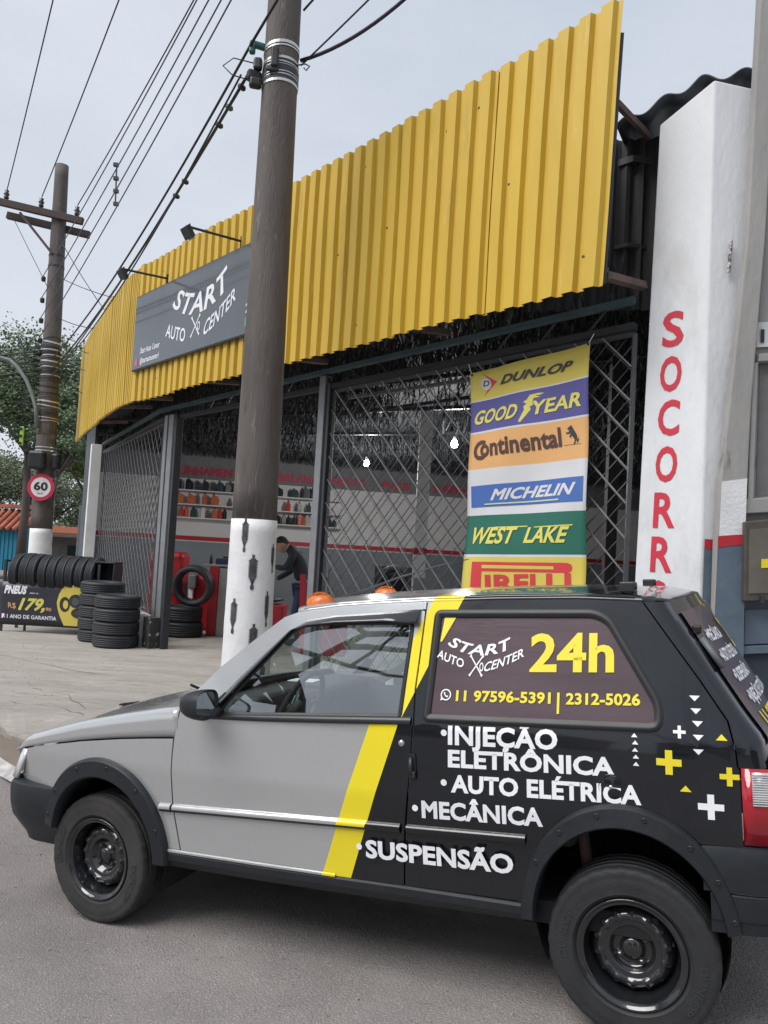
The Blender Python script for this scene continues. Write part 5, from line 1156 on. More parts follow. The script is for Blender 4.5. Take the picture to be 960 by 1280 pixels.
chrome = mat('bright_trim', (.55, .56, .58), .25, .8); trim = mat('dark_trim', (.03, .033, .037), .35, scale=20)
film = mat('window_film', (.095, .060, .070), .16, col2=(.065, .042, .050), scale=1.2, coat=.35, stretch=(1, 1, 6), bump=.05, bscale=12)
gls = glass('car_glass', (.84, .93, .91), .006, .22, 1.3); gls2 = glass('windscreen_glass', (.88, .94, .92), .01, .0, 1.3)
interior = mat('car_interior', (.05, .052, .055), .7); seatm = mat('seat_fabric', (.07, .072, .08), .9, bump=.3, bscale=200); belt_m = mat('beige_belt', (.42, .42, .36), .7)

def hw(x, z):
    if z < .735: w = .776-.085*(.735-z)
    elif z < 1.0: w = .776-.05*(z-.735)
    else: w = .76275-.32*(z-1.0)
    if x < -.1: w -= .42*(-.1-x)**2
    if x > 2.45: w -= .30*(x-2.45)**2
    return w
def pt(x, y, z): return Vector((x, -y, z))
def panel(name, outer, holes, mt_, parent, off=0, side=1, th=.010, cell=.05, yf=None, smooth=True):
    yf = yf or (lambda x, z: hw(x, z)+off)
    bm = bmesh.new(); edges = []
    for lp in [outer]+holes:
        vs = [bm.verts.new((p[0], p[1], 0)) for p in lp]; edges += [bm.edges.new((vs[i], vs[(i+1) % len(vs)])) for i in range(len(vs))]
    bmesh.ops.triangle_fill(bm, use_beauty=True, use_dissolve=False, edges=edges)
    xs = [p[0] for p in outer]; zs = [p[1] for p in outer]
    k = math.floor(min(xs)/cell)
    while k*cell < max(xs): bmesh.ops.bisect_plane(bm, geom=bm.verts[:]+bm.edges[:]+bm.faces[:], plane_co=(k*cell, 0, 0), plane_no=(1, 0, 0)); k += 1
    k = math.floor(min(zs)/cell)
    while k*cell < max(zs): bmesh.ops.bisect_plane(bm, geom=bm.verts[:]+bm.edges[:]+bm.faces[:], plane_co=(0, k*cell, 0), plane_no=(0, 1, 0)); k += 1
    for zc in (.735, 1.0): bmesh.ops.bisect_plane(bm, geom=bm.verts[:]+bm.edges[:]+bm.faces[:], plane_co=(0, zc, 0), plane_no=(0, 1, 0))
    bmesh.ops.dissolve_degenerate(bm, edges=bm.edges, dist=1e-5)
    bm.normal_update(); 
    for v in bm.verts: x, z = v.co.x, v.co.y; v.co = (x, -side*yf(x, z), z)
    bm.normal_update(); s_ = sum(f.normal.y*f.calc_area() for f in bm.faces)
    if s_*side > 0: bmesh.ops.reverse_faces(bm, faces=bm.faces)
    me = bpy.data.meshes.new(name); bm.to_mesh(me); bm.free(); o = link(name, me, mt_, parent, smooth)
    if th: md = o.modifiers.new('solid', 'SOLIDIFY'); md.thickness = th; md.offset = -1; md2 = o.modifiers.new('e', 'EDGE_SPLIT'); md2.split_angle = R(40)
    return o
def arc(cx, cz, rx, rz_, a0, a1, n=20): return [(cx+rx*math.cos(R(a0+(a1-a0)*k/n)), cz+rz_*math.sin(R(a0+(a1-a0)*k/n))) for k in range(n+1)]
hoodgap = [(-.60, .722), (-.56, .731), (-.42, .762), (-.316, .783), (-.096, .819), (.142, .847), (.30, .861), (.441, .872)]
def lerp_pts(P, x):
    for a, b in zip(P[:-1], P[1:]):
        if a[0] <= x <= b[0]: return a[1]+(b[1]-a[1])*(x-a[0])/(b[0]-a[0])
    return P[0][1] if x < P[0][0] else P[-1][1]
G_ = .0035
fender = [(x, z-G_) for x, z in [(-.503, .742)]+hoodgap[2:]]+[(.436, .80), (.434, .70), (.436, .57), (.468, .381), (.395, .378)]+arc(.03, .33, .352, .372, 8, 150)[0:]+[(-.30, .583), (-.567, .583)]
door = [(.449, .872), (.474, .99), (.60, 1.0), (.66, 1.028), (.76, 1.138), (.968, 1.338), (1.05, 1.384), (1.182, 1.406), (1.40, 1.42), (1.575, 1.437), (1.584, 1.435), (1.577, 1.26), (1.571, 1.139), (1.578, 1.011), (1.561, .783), (1.539, .6), (1.528, .392), (1.173, .386), (.476, .379), (.444, .57), (.441, .70), (.443, .80)]
dglass = fillet([(.665, .985), (.76, 1.105), (1.001, 1.366), (1.10, 1.381), (1.54, 1.392), (1.528, 1.15), (1.523, 1.03)], [.01, .1, .06, .06, .03, .1, .015])
quarter_rear = [(2.716, .945), (2.713, .992), (2.692, 1.085), (2.609, 1.214), (2.469, 1.414), (2.425, 1.478)]
quarter = [(1.534, .394), (1.974, .405)]+arc(2.361, .37, .345, .395, 178, 68, 16)+[(2.60, .688), (2.726, .690), (2.724, .93)]+quarter_rear+[(2.2, 1.486), (1.9, 1.482), (1.594, 1.472), (1.591, 1.44), (1.584, 1.26), (1.578, 1.139), (1.585, 1.011), (1.568, .783), (1.546, .6)]
qhole = fillet([(1.640, 1.430), (2.258, 1.438), (2.312, 1.412), (2.482, 1.128), (2.480, 1.05), (1.627, 1.030)], [.02, .05, .05, .07, .07, .02], 7)
qglass = [(x+(2.06-x)*.018, z+(1.23-z)*.035) for x, z in qhole]
sideframe = [(.474, .996), (.50, 1.030), (.563, 1.098), (.642, 1.178), (.801, 1.305), (.932, 1.402), (1.0, 1.425), (1.21, 1.450), (1.395, 1.462), (1.588, 1.471), (1.588, 1.443), (1.544, 1.441), (1.40, 1.427), (1.182, 1.413), (1.05, 1.391), (.962, 1.343), (.756, 1.144), (.66, 1.036), (.60, 1.005)]
for sd_ in (1, -1):
    fl = '' 
    panel('front_wing', fender, [], paint, car, 0, sd_)
    dr = panel('door', door, [dglass], paint, car, .001, sd_)
    panel('quarter_panel', quarter, [qhole], paint, car, 0, sd_)
    panel('windscreen_pillar', sideframe, [], paint, car, .004, sd_)
    wg = panel('door_window', dglass, [], gls, car, -.012, sd_, th=0)
    qg = panel('quarter_window', qglass, [], film, car, -.004, sd_, th=.004)
    # rubber seals as bands
    def band(name, poly, w_in, w_out, mt_, off, parent, closed=True, inner_off=None, th=.012):
        n_ = len(poly); g = MB(); vs = []
        for i, p in enumerate(poly):
            a = Vector(poly[i-1] if (closed or i > 0) else p); b = Vector(poly[(i+1) % n_] if (closed or i < n_-1) else p); t = (b-a).normalized(); nrm = Vector((t.y, -t.x)); q = Vector(p)
            for (w_, oo) in ((-w_in, inner_off if inner_off is not None else off-.006), (-w_in*.3, off), (w_out*.3, off), (w_out, off-.007)):
                r_ = q+nrm*w_; vs.append(pt(r_.x, sd_*(hw(r_.x, r_.y)+oo), r_.y))
        fs = []; m_ = n_ if closed else n_-1
        for i in range(m_):
            j = (i+1) % n_
            for k in range(3): fs.append((i*4+k, j*4+k, j*4+k+1, i*4+k+1))
        g.add(vs, fs); return g.build(name, mt_, parent, True)
    band('window_seal', qhole, .012, .018, seal, .010, qg)
    band('window_seal', dglass, .008, .012, seal, .006, wg)
    # belt moulding under the door glass
    g = MB(); pl_ = [(.60, .968, .975), (.9, .976, .990), (1.2, .990, 1.005), (1.57, 1.008, 1.024)]
    vs = []
    for (x, z0_, z1_) in pl_:
        for (zz_, oo) in ((z0_-.004, .001), (z0_+.002, .012), (z1_+.006, .012), (z1_+.012, -.01)): vs.append(pt(x, sd_*(hw(x, zz_)+oo), zz_))
    g.add(vs, [(i*4+k, (i+1)*4+k, (i+1)*4+k+1, i*4+k+1) for i in range(3) for k in range(3)]); g.build('belt_moulding', trim, dr, True)
    # mirror sail
    panel('mirror_sail', fillet([(.585, .975), (.665, .982), (.735, 1.075), (.70, 1.085)], .01), [], black_pl, car, .010, sd_, th=.02)
    # wind deflector over the window
    defl_top = [(.668, 1.044), (.758, 1.142), (.965, 1.341), (1.05, 1.389), (1.182, 1.411), (1.40, 1.426), (1.566, 1.440)]; defl_bot = [(.676, 1.010), (.785, 1.128), (.995, 1.352), (1.07, 1.372), (1.20, 1.384), (1.42, 1.393), (1.562, 1.388)]
    g = MB(); vs = []
    for (a, b) in zip(defl_top, defl_bot):
        for k in range(5):
            t = k/4; x = a[0]+(b[0]-a[0])*t; z = a[1]+(b[1]-a[1])*t; vs.append(pt(x, sd_*(hw(x, z)+.006+.030*math.sin(t*1.5)), z))
    g.add(vs, [(i*5+k, (i+1)*5+k, (i+1)*5+k+1, i*5+k+1) for i in range(6) for k in range(4)])
    e0 = [pt(1.566, sd_*(hw(1.566, 1.44)+.0), 1.44), pt(1.562, sd_*(hw(1.56, 1.388)+.0), 1.388)]
    k0 = len(g.v); g.v += [tuple(x) for x in e0]; g.f.append((6*5, 6*5+4, k0+1, k0))
    o = solid(g.build('wind_deflector', mat('smoked_acrylic', (.03, .03, .036), .15, coat=.5), car, True), .004, 0)
    # side strip: convex moulding, its highlit top and shaded underside put into the colours
    for nm_, x0, x1, mt2, z0a, z1a in (('rub_strip', .372, .434, chrome, .543, .585), ('rub_strip', .445, 1.525, trim, .546, .617), ('rub_strip', 1.552, 2.012, trim, .583, .640)):
        g = MB(); vs = []; nst = 12
        for i in range(nst+1):
            t = i/nst; x = x0+(x1-x0)*t
            zt = .5845+(x-.445)*.0395; zb_ = .5485+(x-.445)*.0415
            for zz_, oo in ((zb_, 0), (zb_+.004, .012), ((zb_+zt)/2, .017), (zt-.004, .012), (zt, 0)): vs.append(pt(x, sd_*(hw(x, zz_)+oo), zz_))
        g.add(vs, [(i*5+k, (i+1)*5+k, (i+1)*5+k+1, i*5+k+1) for i in range(nst) for k in range(4)]); o = g.build('rub_strip', trim, dr if .44 < x0 < 1.5 else car, True)
        g = MB(); vs = []
        for i in range(nst+1):
            x = x0+(x1-x0)*i/nst; zt = .5845+(x-.445)*.0395
            for zz_, oo in ((zt-.020, .0175), (zt-.012, .019), (zt-.002, .0135), (zt+.003, .001)): vs.append(pt(x, sd_*(hw(x, zz_)+oo), zz_))
        g.add(vs, [(i*4+k, (i+1)*4+k, (i+1)*4+k+1, i*4+k+1) for i in range(nst) for k in range(3)]); g.build('strip_lit_top', paint, o, True)
    # sill
    g = MB(); vs = []; stn = [(.39, .378, .30), (.9, .383, .305), (1.5, .396, .318), (1.99, .402, .33)]
    for (x, zt, zb_) in stn:
        for zz_, oo in ((zt-.002, -.006), (zt-.012, .010), (zt-.04, .010), (zb_, -.02), (zb_-.01, -.12)): vs.append(pt(x, sd_*(hw(x, zz_)+oo), zz_))
    g.add(vs, [(i*5+k, (i+1)*5+k, (i+1)*5+k+1, i*5+k+1) for i in range(3) for k in range(4)]); sill = g.build('sill', black_pl, car, False)
    g = MB(); vs = []
    for (x, zt, zb_) in [(.39, .383, 0), (.9, .389, 0), (1.235, .395, 0)]:
        for zz_, oo in ((zt+.002, .003), (zt-.002, .009), (zt-.010, .009), (zt-.013, .003)): vs.append(pt(x, sd_*(hw(x, zz_)+oo), zz_))
    g.add(vs, [(i*4+k, (i+1)*4+k, (i+1)*4+k+1, i*4+k+1) for i in range(2) for k in range(3)]); g.build('sill_trim', paint, sill)
    # wheel arch flares
    for (cx, cz, ro, rzo, ri, rzi, a0, a1, nm_) in ((.035, .33, .375, .424, .300, .335, -2, 168, 'f'), (2.352, .37, .366, .424, .315, .345, 6, 182, 'r')):
        g = MB(); vs = []; n_ = 40
        for i in range(n_+1):
            a = R(a0+(a1-a0)*i/n_); c, s_ = math.cos(a), math.sin(a)
            if nm_ == 'r' and s_ < 0: c = 1 if c > 0 else -1
            for q, oo in ((1.0, .0), (.985, .016), (.86, .030), (.10, .036), (.0, .026)):
                x = cx+(ri+(ro-ri)*q)*c; z = cz+(rzi+(rzo-rzi)*q)*s_; vs.append(pt(x, sd_*(hw(x, z)+oo), z))
            x = cx+ri*c; z = cz+rzi*s_; vs.append(pt(x, sd_*(hw(x, z)-.05), z)); vs.append(pt(x, sd_*.62, z))
        g.add(vs, [(i*7+k, (i+1)*7+k, (i+1)*7+k+1, i*7+k+1) for i in range(n_) for k in range(6)])
        vend = [0, n_*7]
        fr_ = g.build('wheel_arch_flare', black_pl, car, True); es = fr_.modifiers.new('e', 'EDGE_SPLIT'); es.split_angle = R(45)
        for a in ((20, 50, 80, 110, 140, 160) if nm_ == 'f' else (12, 32, 52, 78, 104, 128, 150)):
            c, s_ = math.cos(R(a)), math.sin(R(a)); x = cx+(ri+(ro-ri)*.62)*c; z = cz+(rzi+(rzo-rzi)*.62)*s_; g = MB()
            g.lathe([(0, .001), (.005, .001), (.0075, .0025), (.0095, -.002)], 12, Matrix.Translation(pt(x, sd_*(hw(x, z)+.0335), z)) @ Matrix.Rotation(R(90*sd_), 4, 'X')); g.build('rivet', seal, fr_, True)
        # wheel well liner
        g = MB(); rr_ = .338 if nm_ == 'f' else .35; g.grid(24, 1, lambda a, b: pt(cx+(ri+.012)*math.cos(R(-30+240*a)), sd_*(.70-.42*b), cz+(rzi+.01)*math.sin(R(-30+240*a)))); g.build('wheel_well', darkm, car, True)
        g = MB(); g.add([pt(cx+(ri+.02)*math.cos(R(-30+240*k/24)), sd_*.28, cz+(rzi+.02)*math.sin(R(-30+240*k/24))) for k in range(25)], [tuple(range(25))]); g.build('wheel_well_back', darkm, car)
# suspension strut glimpsed above the rear wheel
g = MB(); g.tube([pt(2.18, .58, .66), pt(2.20, .56, .45)], .022, 10); g.tube([pt(2.17, .58, .70), pt(2.18, .58, .65)], .04, 10); g.build('damper', rust, car, True)
g = MB(); g.box(pt(2.13, .55, .69), (.08, .08, .06)); g.build('damper_mount', rust, car)
# lower parts of the body at the rear
# hood
hsh = [(-.60, .735), (-.53, .79), (-.5, .803), (-.32, .852), (-.10, .908), (.12, .952), (.36, .992), (.47, 1.005)]
def hoodf(a, b):
    x0 = -.60+1.062*a; s_ = b*2-1; sd_ = 1 if s_ >= 0 else -1; t = abs(s_)
    zg = lerp_pts(hoodgap, x0); zsx = lerp_pts(hsh, x0); w = hw(x0, zg)
    if t > .9: q = (1-t)/.1; y = w-.003*q; z = zg+G_+(zsx-.022-zg)*q
    elif t > .8: q = (.9-t)/.1; y = w-.003-.045*(q**1.3); z = zsx-.022+.022*math.sin(q*math.pi/2)
    else: q = t/.8; y = (w-.048)*q; z = zsx+.030*(1-q*q)*min(1, .35+(x0+.6)*1.2)
    x = x0-.13*(1-min(1, (y/.70))**2)*(1-sst(-.6, .1, x0))-.10*(1-(y/.76)**2)*sst(.1, .46, x0)
    return pt(x, sd_*y, z)
g = MB(); g.grid(36, 60, hoodf); o = g.build('bonnet', paint, car, True); solid(o, .008)
g = MB()   # leading edge lip down to the grille
def lipf(a, b):
    p = hoodf(0, .08+.84*a); return Vector((p.x-.004-.0*b, p.y, p.z-.05*b))
g.grid(30, 2, lipf); g.build('bonnet_lip', paint, car, True)
g = MB()
for y, x in ((-.05, -.13),):
    for k in range(3): g.box(pt(-.26+.04*k, .30, .905+.006*k), (.022, .05, .008))
g.build('washer_jet', seal, car)
# grille and headlamps
g = MB(); g.grid(20, 2, lambda a, b: pt(-.69+.10*(abs(a*2-1))**2, (a*2-1)*.45, .70-.11*b)); solid(g.build('grille', trim, car, True), .01)
for k in range(5):
    g = MB(); g.tube([pt(-.695+.10*(abs(t))**2, t*.45, .69-.022*k) for t in (-1, -.5, 0, .5, 1)], .005, 5); g.build('grille_slat', black_pl, car)
for sd_ in (1, -1):
    hl = MB(); vs = []
    path = [(-.500, .706), (-.530, .698), (-.560, .680), (-.59, .648), (-.625, .58), (-.66, .45)]
    for i, (x, y) in enumerate(path):
        for z in (.588, .66, .733): vs.append(pt(x-(.733-z)*.44, sd_*(y+.004*(z < .7)), z))
    hl.add(vs, [(i*3+k, (i+1)*3+k, (i+1)*3+k+1, i*3+k+1) for i in range(5) for k in range(2)]); o = hl.build('headlight', mat('headlamp_lens', (.70, .73, .76), .10, .1, coat=.8), car, True); solid(o, .01)
# bumpers: profile swept round a plan path
def sweep(name, path, prof, mt_, parent=car):
    g = MB(); n_ = len(path); m_ = len(prof); vs = []
    for i, (x, y) in enumerate(path):
        a = Vector(path[max(0, i-1)]); b = Vector(path[min(n_-1, i+1)]); t = (b-a).normalized(); nrm = Vector((-t.y, t.x))
        if nrm.dot(Vector((x-(.9 if x < 1 else 1.5), y))) < 0: nrm = -nrm
        for (o_, z) in prof: vs.append(pt(x+nrm.x*o_, y+nrm.y*o_, z))
    g.add(vs, [(i*m_+k, (i+1)*m_+k, (i+1)*m_+k+1, i*m_+k+1) for i in range(n_-1) for k in range(m_-1)]); return g.build(name, mt_, parent, True)
fp_ = [(-.27, .745), (-.38, .744), (-.50, .735), (-.58, .705), (-.635, .64), (-.67, .52), (-.695, .3), (-.70, 0)]; fp_ = fp_+[(x, -y) for x, y in fp_[-2::-1]]
o = sweep('front_bumper', fp_, [(-.06, .586), (-.005, .585), (.016, .575), (.022, .55), (.020, .48), (.008, .42), (-.03, .36), (-.055, .325), (-.07, .285), (-.12, .28)], black_pl); es = o.modifiers.new('e', 'EDGE_SPLIT'); es.split_angle = R(35)
rp_ = [(2.60, .752), (2.655, .75), (2.75, .742), (2.84, .715), (2.90, .66), (2.935, .55), (2.95, .3), (2.955, 0)]; rp_ = rp_+[(x, -y) for x, y in rp_[-2::-1]]
o = sweep('rear_bumper', rp_, [(-.05, .694), (-.004, .693), (.014, .685), (.022, .66), (.024, .60), (.020, .545)], black_pl); o.modifiers.new('e', 'EDGE_SPLIT').split_angle = R(35)
o = sweep('rear_apron', [(x+.02 if i in (0, len(rp_)-1) else x, y) for i, (x, y) in enumerate(rp_)], [(.012, .541), (.018, .535), (.014, .47), (.012, .455), (.006, .452), (.0, .41), (-.08, .405)], black_pl); o.modifiers.new('e', 'EDGE_SPLIT').split_angle = R(30)
# roof
def zedge(x):
    return lerp_pts([(.98, 1.418), (1.0, 1.424), (1.21, 1.450), (1.395, 1.462), (1.6, 1.472), (1.9, 1.482), (2.2, 1.486), (2.425, 1.478), (2.52, 1.470)], x)
def rooff(a, b):
    x = 1.0+1.47*a; s_ = b*2-1; sd_ = 1 if s_ >= 0 else -1; t = abs(s_); w = hw(x, zedge(x))
    if t > .9: q = (1-t)/.1; y = w-.022*q; z = zedge(x)+.020*math.sin(q*math.pi/2)
    else: q = t/.9; y = (w-.022)*q; z = zedge(x)+.020+.026*(1-q*q)
    xx = x-.10*(1-(y/.65)**2)*(1-sst(1.0, 1.5, x))
    return pt(xx, sd_*y, z)
g = MB(); g.grid(30, 40, rooff); o = g.build('roof', paint, car, True); solid(o, .02)
for sd_ in (1, -1):
    g = MB(); g.tube([pt(x, sd_*(hw(x, zedge(x))-.012), zedge(x)+.014) for x in (1.02, 1.2, 1.4, 1.6, 1.9, 2.2, 2.4)], .007, 5); g.build('roof_gutter', paint, car, True)
    for x in ((2.365,)):
        g = MB(); q = pt(x, sd_*.50, zedge(x)+.028+.01); 
        if x < 2.4: g.box(q+Vector((0, 0, .012)), (.055, .05, .040)); g.tube([q+Vector((.02, -.0, .016)), q+Vector((.035, 0, .016))], .015, 10)
        else: g.box(q+Vector((.0, 0, .006)), (.05, .04, .025)); g.tube([q+Vector((.015, 0, .008)), q+Vector((.03, 0, .008))], .012, 10)
        bevel(g.build('roof_bar_foot', trim, car), .005)
# windscreen
def wsf(a, b):
    s_ = a*2-1; base = Vector((.47, .70, .985)); top = Vector((.985, .585, 1.425)); p = base.lerp(top, b); y = p.y*s_; x = p.x-(.13*(1-b)+.10*b)*(1-s_*s_); z = p.z+.04*(1-s_*s_)*b-.0
    return pt(x, y, z)
g = MB(); g.grid(16, 10, wsf); g.build('windscreen', gls2, car, True)
g = MB(); g.tube([wsf(k/16, 0.0)+Vector((-.01, 0, .01)) for k in range(17)], .02, 6); g.build('windscreen_seal', seal, car, True)
g = MB(); g.grid(16, 2, lambda a, b: wsf(a, 0)+Vector((-.10*b, 0, -.02-.02*b))); solid(g.build('cowl_grille', black_pl, car, True), .01)
for y0_ in (.35, -.15):
    p = pt(.33, y0_, 1.0); g = MB(); g.tube([p, p+Vector((.13, -.32, .09))], .007, 5); g.build('wiper', seal, car)
# tailgate
tg_gap = [(.94, 2.722), (.992, 2.718), (1.085, 2.698), (1.214, 2.615), (1.414, 2.475), (1.478, 2.431)]
tg_in = [(.94, 2.80), (1.03, 2.785), (1.115, 2.725), (1.267, 2.630), (1.465, 2.505), (1.478, 2.50)]
def li(P, z):
    for a, b in zip(P[:-1], P[1:]):
        if a[0] <= z <= b[0]: return a[1]+(b[1]-a[1])*(z-a[0])/(b[0]-a[0])
    return P[0][1] if z < P[0][0] else P[-1][1]
def tgx(s_, z): return li(tg_in, z)+.018+.085*(1-s_*s_)
def tgp(s_, z, off=0):
    w = hw(li(tg_in, z), z)-.045; return pt(tgx(s_, z)+off, s_*w, z+.02*(1-s_*s_)*(1 if z > 1.4 else 0)+off*.6)
g = MB(); nz = 26
rows_ = []
for i in range(nz+1):
    z = .94+.538*i/nz; xi, xg = li(tg_in, z), li(tg_gap, z); r_ = [pt(xg, hw(xg, z), z), pt((xg+xi)/2, hw((xg+xi)/2, z)+.001, z), pt(xi, hw(xi, z)-.006, z), pt(xi+.012, hw(xi, z)-.025, z)]
    r_ += [tgp(1-2*k/16, z) for k in range(17)]
    r_ += [pt(p.x, p.y, p.z) for p in [Vector((q.x, q.y, q.z)) for q in [pt(xi+.012, hw(xi, z)-.025, z), pt(xi, hw(xi, z)-.006, z), pt((xg+xi)/2, hw((xg+xi)/2, z)+.001, z), pt(xg, hw(xg, z), z)]]]
    rows_.append(r_)
m_ = len(rows_[0]); 
for r_ in rows_: g.v += [tuple(p) for p in r_]
g.f = [(i*m_+k, i*m_+k+1, (i+1)*m_+k+1, (i+1)*m_+k) for i in range(nz) for k in range(m_-1)]
tg = g.build('tailgate', paint, car, True); solid(tg, .012); tg.modifiers.new('e', 'EDGE_SPLIT').split_angle = R(38)
g = MB(); g.grid(24, 16, lambda a, b: tgp((1-2*a)*.96, 1.00+.435*b, .006)); rw = g.build('rear_window', film, car, True)
g = MB()
def ttop(a, b):
    p = rooff(1, 1-a) if False else None; s_ = 1-2*a; q1 = tgp(s_, 1.478); w = hw(2.43, 1.478); q0 = pt(2.434, s_*(w-.01), 1.478+.020*(1-abs(s_)**6)+.026*(1-s_*s_)); r_ = q0.lerp(q1, b); r_.z += .006*math.sin(b*math.pi); return r_
g.grid(24, 6, ttop); solid(g.build('tailgate_top', paint, tg, True), .008)
for yy_, zz_ in ((.92, 1.37),): g = MB(); g.box(tgp(yy_, zz_, .012), (.03, .03, .03)); bevel(g.build('window_hinge', seal, tg), .006)
g = MB(); g.tube([tgp(.95, 1.34, .012), tgp(.96, 1.24, .016)], .012, 6); g.build('gas_strut_cover', mat('grey_rubber', (.12, .13, .15), .5), tg, True)
rl = [(1.335, 'MECÂNICA', .30), (1.265, 'AUTO ELÉTRICA', .40), (1.195, 'SUSPENSÃO', .34), (1.125, 'INJEÇÃO ELETRÔNICA', .58)]
def rtext(s, z, w_, h, mt_, s0=.80):
    return lettering('lettering', s, mt_, rw, lambda a, b: tgp(s0-w_*1.4*a, z+h*b, .0095), bold=.03, cut=(10, 1))
for z, s, w_ in rl: rtext('•'+s, z-.01, w_, .040, white_decal)
rtext('24h', 1.27, .36, .12, yellow_decal, .1); rtext('11 97596-5391', 1.045, .62, .045, yellow_decal, .82)
# rear closing panel
g = MB(); g.grid(16, 6, lambda a, b: pt(2.86+.06*(1-(2*a-1)**2), (1-2*a)*.70, .66+.30*b)); g.build('rear_panel', paint, car, True)
# tail lamps
redlens = mat('tail_lamp_red', (.40, .008, .02), .12, coat=.8); clearlens = mat('tail_lamp_clear', (.55, .55, .56), .18, .5, coat=.5)
for sd_ in (1, -1):
    pth = [(2.729, hw(2.729, .8)), (2.76, hw(2.76, .8)+.002), (2.80, hw(2.8, .8)+.001), (2.84, hw(2.84, .8)-.004), (2.875, .69), (2.895, .65), (2.905, .52)]
    def lampsec(i0, i1, z0_, z1_, mt_, nm_, o_=0, par=car):
        g = MB(); vs = []
        for (x, y) in pth[i0:i1+1]:
            for z in (z0_, (z0_+z1_)/2, z1_): vs.append(pt(x, sd_*(y+o_), z))
        k_ = i1-i0; g.add(vs, [(i*3+k, (i+1)*3+k, (i+1)*3+k+1, i*3+k+1) for i in range(k_) for k in range(2)]); o = g.build(nm_, mt_, par, True); solid(o, .01); return o
    L0 = lampsec(0, 6, .697, .940, redlens, 'tail_lamp')
    lampsec(1, 5, .822, .930, clearlens, 'reversing_lens', .003, L0)
    for k in range(14):
        z = .826+.0076*k; g = MB(); g.tube([pt(x, sd_*(y+.0055), z) for x, y in pth[1:6]], .0018, 4); g.build('lens_rib', mat('lens_rib', (.7, .7, .72), .2), L0)
# door furniture
g = MB(); g.lathe([(0, .008), (.010, .008), (.0125, .004), (.0135, -.002)], 16, Matrix.Translation(pt(1.533, hw(1.53, .933)+.001, .933)) @ Matrix.Rotation(R(90), 4, 'X')); g.build('door_lock', chrome, car, True)
g = MB(); g.prism(fillet([(1.568, .80), (1.596, .80), (1.592, .90), (1.566, .90)], .01), lambda a, b, h: pt(a, hw(a, b)+.0005+h, b), .006); hd = g.build('door_handle_recess', seal, car)
g = MB(); g.tube([pt(1.574, hw(1.57, .89)+.010, .885), pt(1.577, hw(1.57, .85)+.018, .85), pt(1.580, hw(1.57, .82)+.010, .812)], .008, 8); g.build('handle', trim, hd, True)
g = MB(); g.box(pt(1.583, hw(1.58, .825)+.012, .822), (.024, .012, .026)); bevel(g.build('handle_button', trim, hd), .004)
g = MB(); g.lathe([(.0, .0012), (.038, .0012), (.041, -.001), (.044, .0022), (.047, .0)], 32, Matrix.Translation(pt(2.319, hw(2.319, .843)+.0005, .843)) @ Matrix.Rotation(R(90), 4, 'X')); g.build('fuel_cap', paint, car, True)
g = MB(); g.lathe([(0, .0025), (.006, .002), (.008, -.001)], 10, Matrix.Translation(pt(2.315, hw(2.31, .83)+.001, .845)) @ Matrix.Rotation(R(90), 4, 'X')); g.build('fuel_cap_lock', chrome, car, True)
# door mirror
MX, MY, MZ = .640, .865, 1.045
def mirf(a, b):
    th = a*2*math.pi; t = b; r_ = math.sin(min(1, t*1.02)*math.pi/2)**.62
    cy, cz = math.cos(th), math.sin(th); e = .72
    yy = .082*math.copysign(abs(cy)**e, cy)*r_; zz_ = .062*math.copysign(abs(cz)**e, cz)*r_
    return Vector((MX+.052-.125*(1-t)**.8*1.0+.0*t - (0), -MY+yy*1.0, MZ+zz_))
def mirf2(a, b):
    v_ = mirf(a, b); v_.x = MX-.075+.130*b**1.4+.10*(v_.y+MY)*b*-.4; return v_
mr = MB(); mr.grid(28, 14, mirf2); mo = mr.build('door_mirror', black_pl, car, True)
g = MB(); g.add([mirf2(k/28, 1)*1.0 for k in range(28)]+[(lambda q: Vector((q.x-.012, -MY+(q.y+MY)*.86, MZ+(q.z-MZ)*.84)))(mirf2(k/28, 1)) for k in range(28)], [(k, (k+1) % 28, 28+(k+1) % 28, 28+k) for k in range(28)]); g.build('mirror_rim', black_pl, mo, True)
g = MB(); g.add([(lambda q: Vector((q.x-.010, -MY+(q.y+MY)*.87, MZ+(q.z-MZ)*.85)))(mirf2(k/28, 1)) for k in range(28)], [tuple(range(28))]); g.build('mirror_glass', mat('mirror_silver', (.8, .85, .85), .03, 1.0), mo)
g = MB(); g.tube([pt(.66, .79, 1.01), pt(.655, .74, 1.0)], .035, 10); g.build('mirror_arm', black_pl, mo, True)
